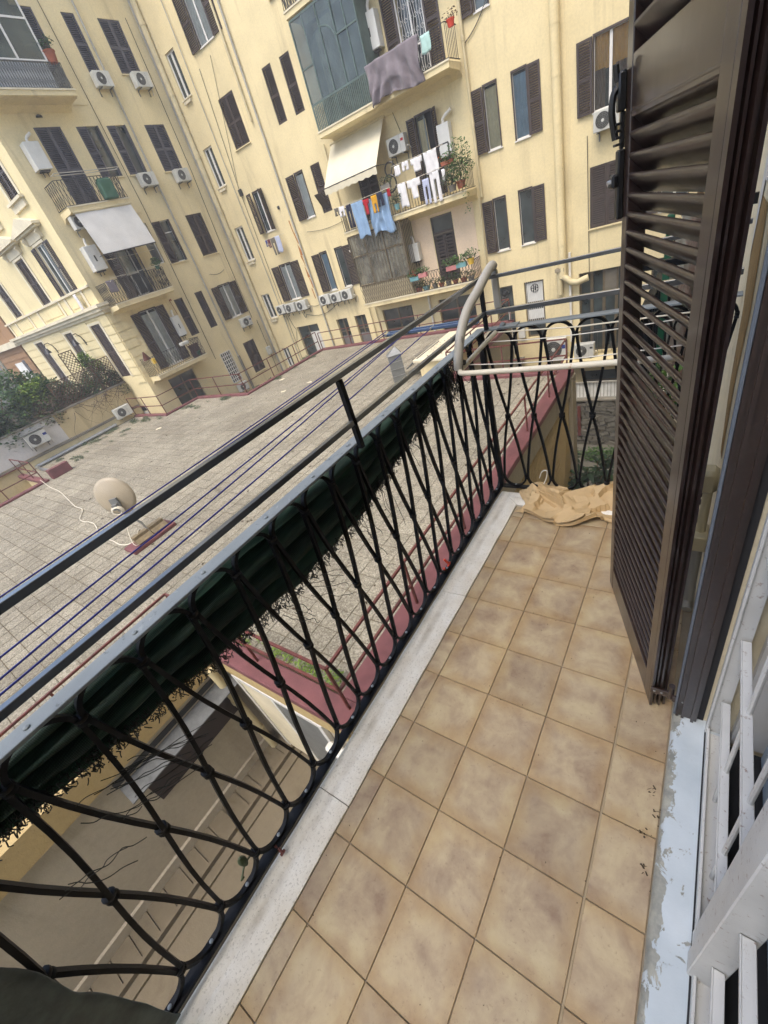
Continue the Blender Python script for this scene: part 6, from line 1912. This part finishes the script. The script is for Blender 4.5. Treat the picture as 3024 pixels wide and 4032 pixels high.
# ------------------------------------------------------------------ crumpled brown paper on the floor
pr = random.Random(4)
seeds_ = [(pr.random(), pr.random(), pr.uniform(-1, 1), pr.uniform(-1, 1), pr.uniform(0, 1)) for _ in range(30)]
def paper(u, v):
    a, b = u - .5, v - .5
    x = .25 + .60 * a + .04 * math.sin(v * 7) + .02 * nb_(u * 4, v * 4, 1)
    y = 1.93 + .27 * b + .035 * math.sin(u * 9 + 1) + .02 * nb_(u * 5, v * 3, 2)
    # sheet creased into flat facets: each facet has its own slope
    best = sorted((((u - s[0]) * 1.6) ** 2 + (v - s[1]) ** 2, i) for i, s in enumerate(seeds_))[0]
    s = seeds_[best[1]]
    z = .014 + .034 * s[4] + .13 * (s[2] * (u - s[0]) * 1.6 + s[3] * (v - s[1]))
    hump = math.exp(-((u - .62) ** 2 / .09 + (v - .72) ** 2 / .07))
    z += .05 * hump + .028 * math.exp(-((u - .25) ** 2 / .03 + (v - .5) ** 2 / .05))
    z = max(z, .004 + .004 * abs(nb_(u * 9, v * 9, 3)))
    if min(u, 1 - u, v, 1 - v) < .04: z = max(.003, z * .6)
    return (x, y, z)
pp = MB().grid(paper, 60, 44).build('paper_sheet', 'kraft_paper')
tag(pp, 'crumpled sheet of brown wrapping paper on the floor at the far end', 'paper')
pp.modifiers.new('thickness', 'SOLIDIFY').thickness = .0012
def paper2(u, v):
    x, y, z = paper(.08 + .5 * u, .05 + .45 * v)
    return (x - .015, y - .02 + .05 * v, z + .012 + .02 * v * abs(nb_(u * 5, v * 5, 7)) + .025 * (v ** 3) * (.5 + nb_(u * 4, 1, 4)))
tag(MB().grid(paper2, 24, 18).build('paper_sheet', 'kraft_paper'), 'smaller folded piece of brown paper lying on top of the crumpled sheet', 'paper')

# ------------------------------------------------------------------ louvred shutter leaf, frame, lock
LO, LE = Vector((.677, .975, 0)), Vector((.487, 1.453, 0))
ang = math.atan2(LE.y - LO.y, LE.x - LO.x)
LW = (LE - LO).length
sh = empty('louvred_shutter', (LO.x + .008, LO.y + .003, .015), ang); tag(sh, 'open dark brown aluminium louvred door shutter', 'shutter')
# local x from hinge to free edge, local +y faces the camera side (towards the railing)
H_ = 2.4
TH = .021
ST = .042
MB().cbox(0, ST, -TH, TH, 0, H_, .002).build('hinge_stile', 'brown_aluminium', sh)
MB().cbox(LW - ST, LW, -TH, TH, 0, H_, .002).build('free_stile', 'brown_aluminium', sh)
mb = MB()
for i, (y0, y1) in enumerate(((-TH, -TH + .006), (-.006, -.001), (.004, .008), (TH - .007, TH))):
    mb.box(-.012 - .004 * (i % 2), -.0005, y0, y1, 0, H_)
mb.build('rebate_profile', 'brown_aluminium', sh)
MB().cbox(LW, LW + .014, -.004, TH - .004, 0, H_, .001).build('edge_lip', 'brown_aluminium', sh)
MB().cbox(ST, LW - ST, -TH + .001, TH - .001, 0, .105, .002).build('bottom_rail', 'brown_aluminium', sh)
MB().cbox(ST, LW - ST, -TH + .001, TH - .001, 1.452, 1.552, .002).build('lock_rail', 'brown_aluminium', sh)
MB().cbox(ST, LW - ST, -TH + .001, TH - .001, H_ - .1, H_, .002).build('top_rail', 'brown_aluminium', sh)
sp = []
for k in range(13):
    a = 2 * math.pi * k / 12
SLW, SLT = .0225, .0054
smb = MB()
tilt = R(47)
prof = []
for s_ in (-1, 1):
    for q in frange(-math.pi / 2, math.pi / 2, 6):
        prof.append((s_ * (SLW + SLT * math.cos(q)), s_ * SLT * math.sin(q)))
pp_ = [(a * math.cos(tilt) - b * math.sin(tilt), a * math.sin(tilt) + b * math.cos(tilt)) for a, b in prof]
smb.prism(pp_, ST - .004, LW - ST + .004, 'x')
slat_me = smb.mesh('slat', 'brown_aluminium', smooth=True)
z = .128
while z < 1.447:
    link('slat', slat_me, sh, (0, 0, z)); z += .0366
z = 1.575
while z < H_ - .11:
    link('slat', slat_me, sh, (0, 0, z)); z += .0366
# espagnolette lock on the free stile
lk = empty('lock', (LW - .002, TH + .001, 0), 0, sh)
MB().cbox(-.012, .016, 0, .014, 1.27, 1.405, .003).cbox(-.016, .02, .013, .026, 1.335, 1.362, .004).build('lock_case', 'black_plastic', lk)
MB().tube([(.0, .02, 1.348), (.0, .033, 1.346)], .007, 8).build('lock_cylinder', 'galvanised', lk)
MB().cbox(-.012, .014, 0, .016, 1.47, 1.535, .003).tube(smooth_path([(0, .016, 1.51), (0, .024, 1.50), (0, .026, 1.47), (0, .018, 1.425)]), .007, 8).tube([(0, .016, 1.52), (.0, .02, 1.548)], .006, 8).build('handle', 'black_plastic', lk, smooth=True)
for i in range(4): MB().cbox(-.011, .013, .008, .02, 1.412 + i * .012, 1.417 + i * .012, .001).build('latch_rib', 'black_plastic', lk)
MB().cbox(-.006, .008, .0, .009, 1.405, 1.47, .002).build('latch_rod', 'black_plastic', lk)
# hinge
hg = empty('hinge', (LO.x + .042, LO.y - .016, .115)); tag(hg, 'dark brown hinge joining the shutter to its frame', 'hinge')
MB().tube([(0, 0, -.03), (0, 0, .03)], .008, 10).build('barrel', 'brown_aluminium', hg, smooth=True)
MB().cbox(-.05, -.004, -.006, .002, -.026, .0, .001).build('leaf_plate', 'brown_aluminium', hg)
MB().cbox(.004, .07, -.012, -.004, -.03, -.004, .001).build('frame_plate', 'brown_aluminium', hg)
for x in (-.04, -.022, .03, .055): MB().lathe([(.004, 0), (.003, .002)], 8).build('screw', 'galvanised', hg).matrix_local = Matrix.Translation((x, -.006 if x < 0 else -.0125, -.012 if x < 0 else -.016)) @ Matrix.Rotation(R(90), 4, 'X')
# fixed frame on the jamb
fr_ = empty('shutter_frame', (.738, .94, .03)); tag(fr_, 'dark brown aluminium shutter frame fixed to the door jamb', 'frame')
FP = [(0, 0), (.006, 0), (.006, .006), (.013, .006), (.013, -.002), (.02, -.002), (.02, .004), (.036, .004), (.036, -.006), (.043, -.006), (.043, .0), (.05, .0), (.05, .03), (0, .03)]
def vprism(prof, z0, z1):
    mb = MB(); n_ = len(prof)
    mb.add([(x, y, z0) for x, y in prof] + [(x, y, z1) for x, y in prof], [(i, (i + 1) % n_, n_ + (i + 1) % n_, n_ + i) for i in range(n_)] + [tuple(range(n_ - 1, -1, -1)), tuple(range(n_, 2 * n_))])
    return mb
vprism(FP, 0, 2.45).build('profile', 'brown_aluminium', fr_)
MB().cbox(-.006, -.0005, .004, .03, 0, 2.45, .001).build('rubber_seal', 'rubber_grey', fr_)
MB().box(.0505, .066, .012, .02, 0, 2.45).build('recess_shade', 'inside_dark', fr_)  # dark strip standing in for the shaded gap of the reveal

# ------------------------------------------------------------------ white security gate
gt = empty('security_gate', (.815, .93, .03)); tag(gt, 'white painted iron security gate with rust spots inside the door sill', 'gate')
MB().cbox(-.006, .0, -.012, .004, .0, 2.3, .001).box(.0, .03, -.002, .004, 0, 2.3).build('jamb_angle', 'gate_paint', gt)
MB().cbox(.0, .04, -1.6, -.013, .001, .006, .001).cbox(-.003, .003, -1.6, -.013, .001, .03, .001).build('bottom_rail', 'gate_paint', gt)
for z in (.17, .43, .69, .95, 1.21):
    for y0, y1 in ((-.482, -.013), (-1.6, -.562)):
        MB().cbox(.0115, .028, y0, y1, z - .003, z + .003, .0008).cbox(.009, .0112, y0, y1, z - .005, z + .0035, .0005).build('flat_bar', 'gate_paint', gt)
for y in (-.193, -.367, -.72, -.88, -1.05):
    MB().tube([(.022, y, .008), (.022, y, 2.2)], .005, 8).build('picket', 'gate_paint', gt, smooth=True)
MB().cbox(-.006, .04, -.522, -.484, .004, 2.3, .002).build('stile', 'gate_paint', gt)
MB().cbox(-.012, .036, -.56, -.5225, .004, 2.3, .002).build('stile', 'gate_paint', gt)
# glazed door inside
gd = empty('balcony_door', (.93, .9, .03)); tag(gd, 'white framed glass door leaf behind the security gate', 'door')
MB().cbox(0, .05, -.08, 0, 0, 2.2, .004).cbox(0, .05, -.95, -.87, 0, 2.2, .004).cbox(.001, .049, -.868, -.082, 0, .1, .004).build('frame', 'door_blue', gd)
MB().box(.015, .035, -.868, -.082, .1, .5).build('panel', 'inside_dark', gd)  # lower panel painted dark as the shade seen between the gate bars
MB().box(.02, .026, -.868, -.082, .5, 2.15).build('pane', 'dark_glass', gd)

# ------------------------------------------------------------------ neighbour's balcony beyond the end railing
nb = empty('neighbour_balcony', (.38, 2.6, -.2)); tag(nb, 'next balcony with green post and plastic sheets, seen through the louvres', 'balcony')
MB().box(0, .375, 0, 3.0, -.2, 0).build('slab', 'trim_stone', nb)
for k in range(21): link('loop_bar', um, nb, (.02, .09 + k * PITCH, 0))
for k in range(2): link('loop_bar', um, nb, (.09 + k * PITCH, .02, 0), R(90))
MB().cbox(.0, .04, .0, 2.95, .91, .92, .001).cbox(.041, .37, .0, .04, .911, .921, .001).cbox(.0, .37, .0, .03, 1.12, 1.15, .001).build('flat_rail', 'iron', nb)
MB().cbox(.045, .08, .62, .655, 0, 1.25, .003).build('post', 'green_post', nb)
MB().cbox(.08, .37, .625, .65, .74, .78, .003).build('crossbar', 'green_post', nb)
MB().grid(lambda u, v: (.12 + .1 * u + .03 * nb_(u * 4, v * 9, 1), .5 + .5 * u + .04 * nb_(u * 7, v * 8, 2), .05 + 1.2 * v), 16, 26).build('plastic_sheet', 'plastic_sheet', nb, smooth='all')
MB().grid(lambda u, v: (.05 + .15 * u + .03 * nb_(u * 4, v * 9, 5), 1.2 + .7 * u + .05 * nb_(u * 7, v * 8, 6), .1 + .95 * v), 16, 22).build('plastic_sheet', 'plastic_sheet', nb, smooth='all')
MB().box(.23, .375, .86, .98, 0, 1.4).build('painted_pier', 'red_wall', nb)
MB().cbox(.1, .2, 1.5, 1.9, .0, .4, .02).build('stored_box', 'zinc_sheet', nb)
MB().cbox(.05, .2, 2.1, 2.5, 0, .5, .02).build('stored_box', 'concrete', nb)
foliage('potted_leaves', 'leaf_mid', [(.12, .2, .35, .1, .14, .25)], 160, .07, nb, 90)
foliage('dry_leaves', 'leaf_brown', [(.12, 1.9, 1.0, .12, .4, .2)], 240, .07, nb, 91)
foliage('teal_leaves', 'pot_teal', [(.2, 2.2, 1.35, .08, .2, .06)], 60, .07, nb, 92)

# grit and dry bits on the balcony floor
mb = MB()
gr = random.Random(21)
for k in range(110):
    x, y = gr.uniform(-.05, .72), gr.uniform(-.2, 1.85)
    if gr.random() < .4: x = gr.choice((.0, .2, .4, .6, .725)) + gr.uniform(-.012, .012)
    s_ = gr.uniform(.0005, .0016)
    a = gr.uniform(0, 6.28)
    mb.obox((x, y, .0012), (s_ * math.cos(a), s_ * math.sin(a), 0), (-s_ * .6 * math.sin(a), s_ * .6 * math.cos(a), 0), (0, 0, .001))
for (x, y) in ((.70, .60), (.712, .52), (.705, .71), (.722, .66)):
    for k in range(7):
        mb.obox((x + gr.uniform(-.008, .008), y + gr.uniform(-.012, .012), .003), (gr.uniform(-.004, .004), gr.uniform(-.004, .004), .001), (.0012, .0008, 0), (0, 0, .0008))
tag(mb.build('floor_grit', 'soil'), kind='stuff')

# ------------------------------------------------------------------ thin courtyard haze
hz = MB().box(-75, 45, -55, 75, -10.4, 18.2).build('haze', 'yellow_plaster')
hm = bpy.data.materials.new('haze'); hm.use_nodes = True
hn = hm.node_tree
hn.nodes.remove(hn.nodes['Principled BSDF'])
pv = hn.nodes.new('ShaderNodeVolumePrincipled')
pv.inputs['Color'].default_value = (.96, .97, 1.0, 1)
pv.inputs['Density'].default_value = .003
hn.links.new(pv.outputs[0], hn.nodes['Material Output'].inputs['Volume'])
hz.data.materials.clear(); hz.data.materials.append(hm)
tag(hz, kind='stuff')
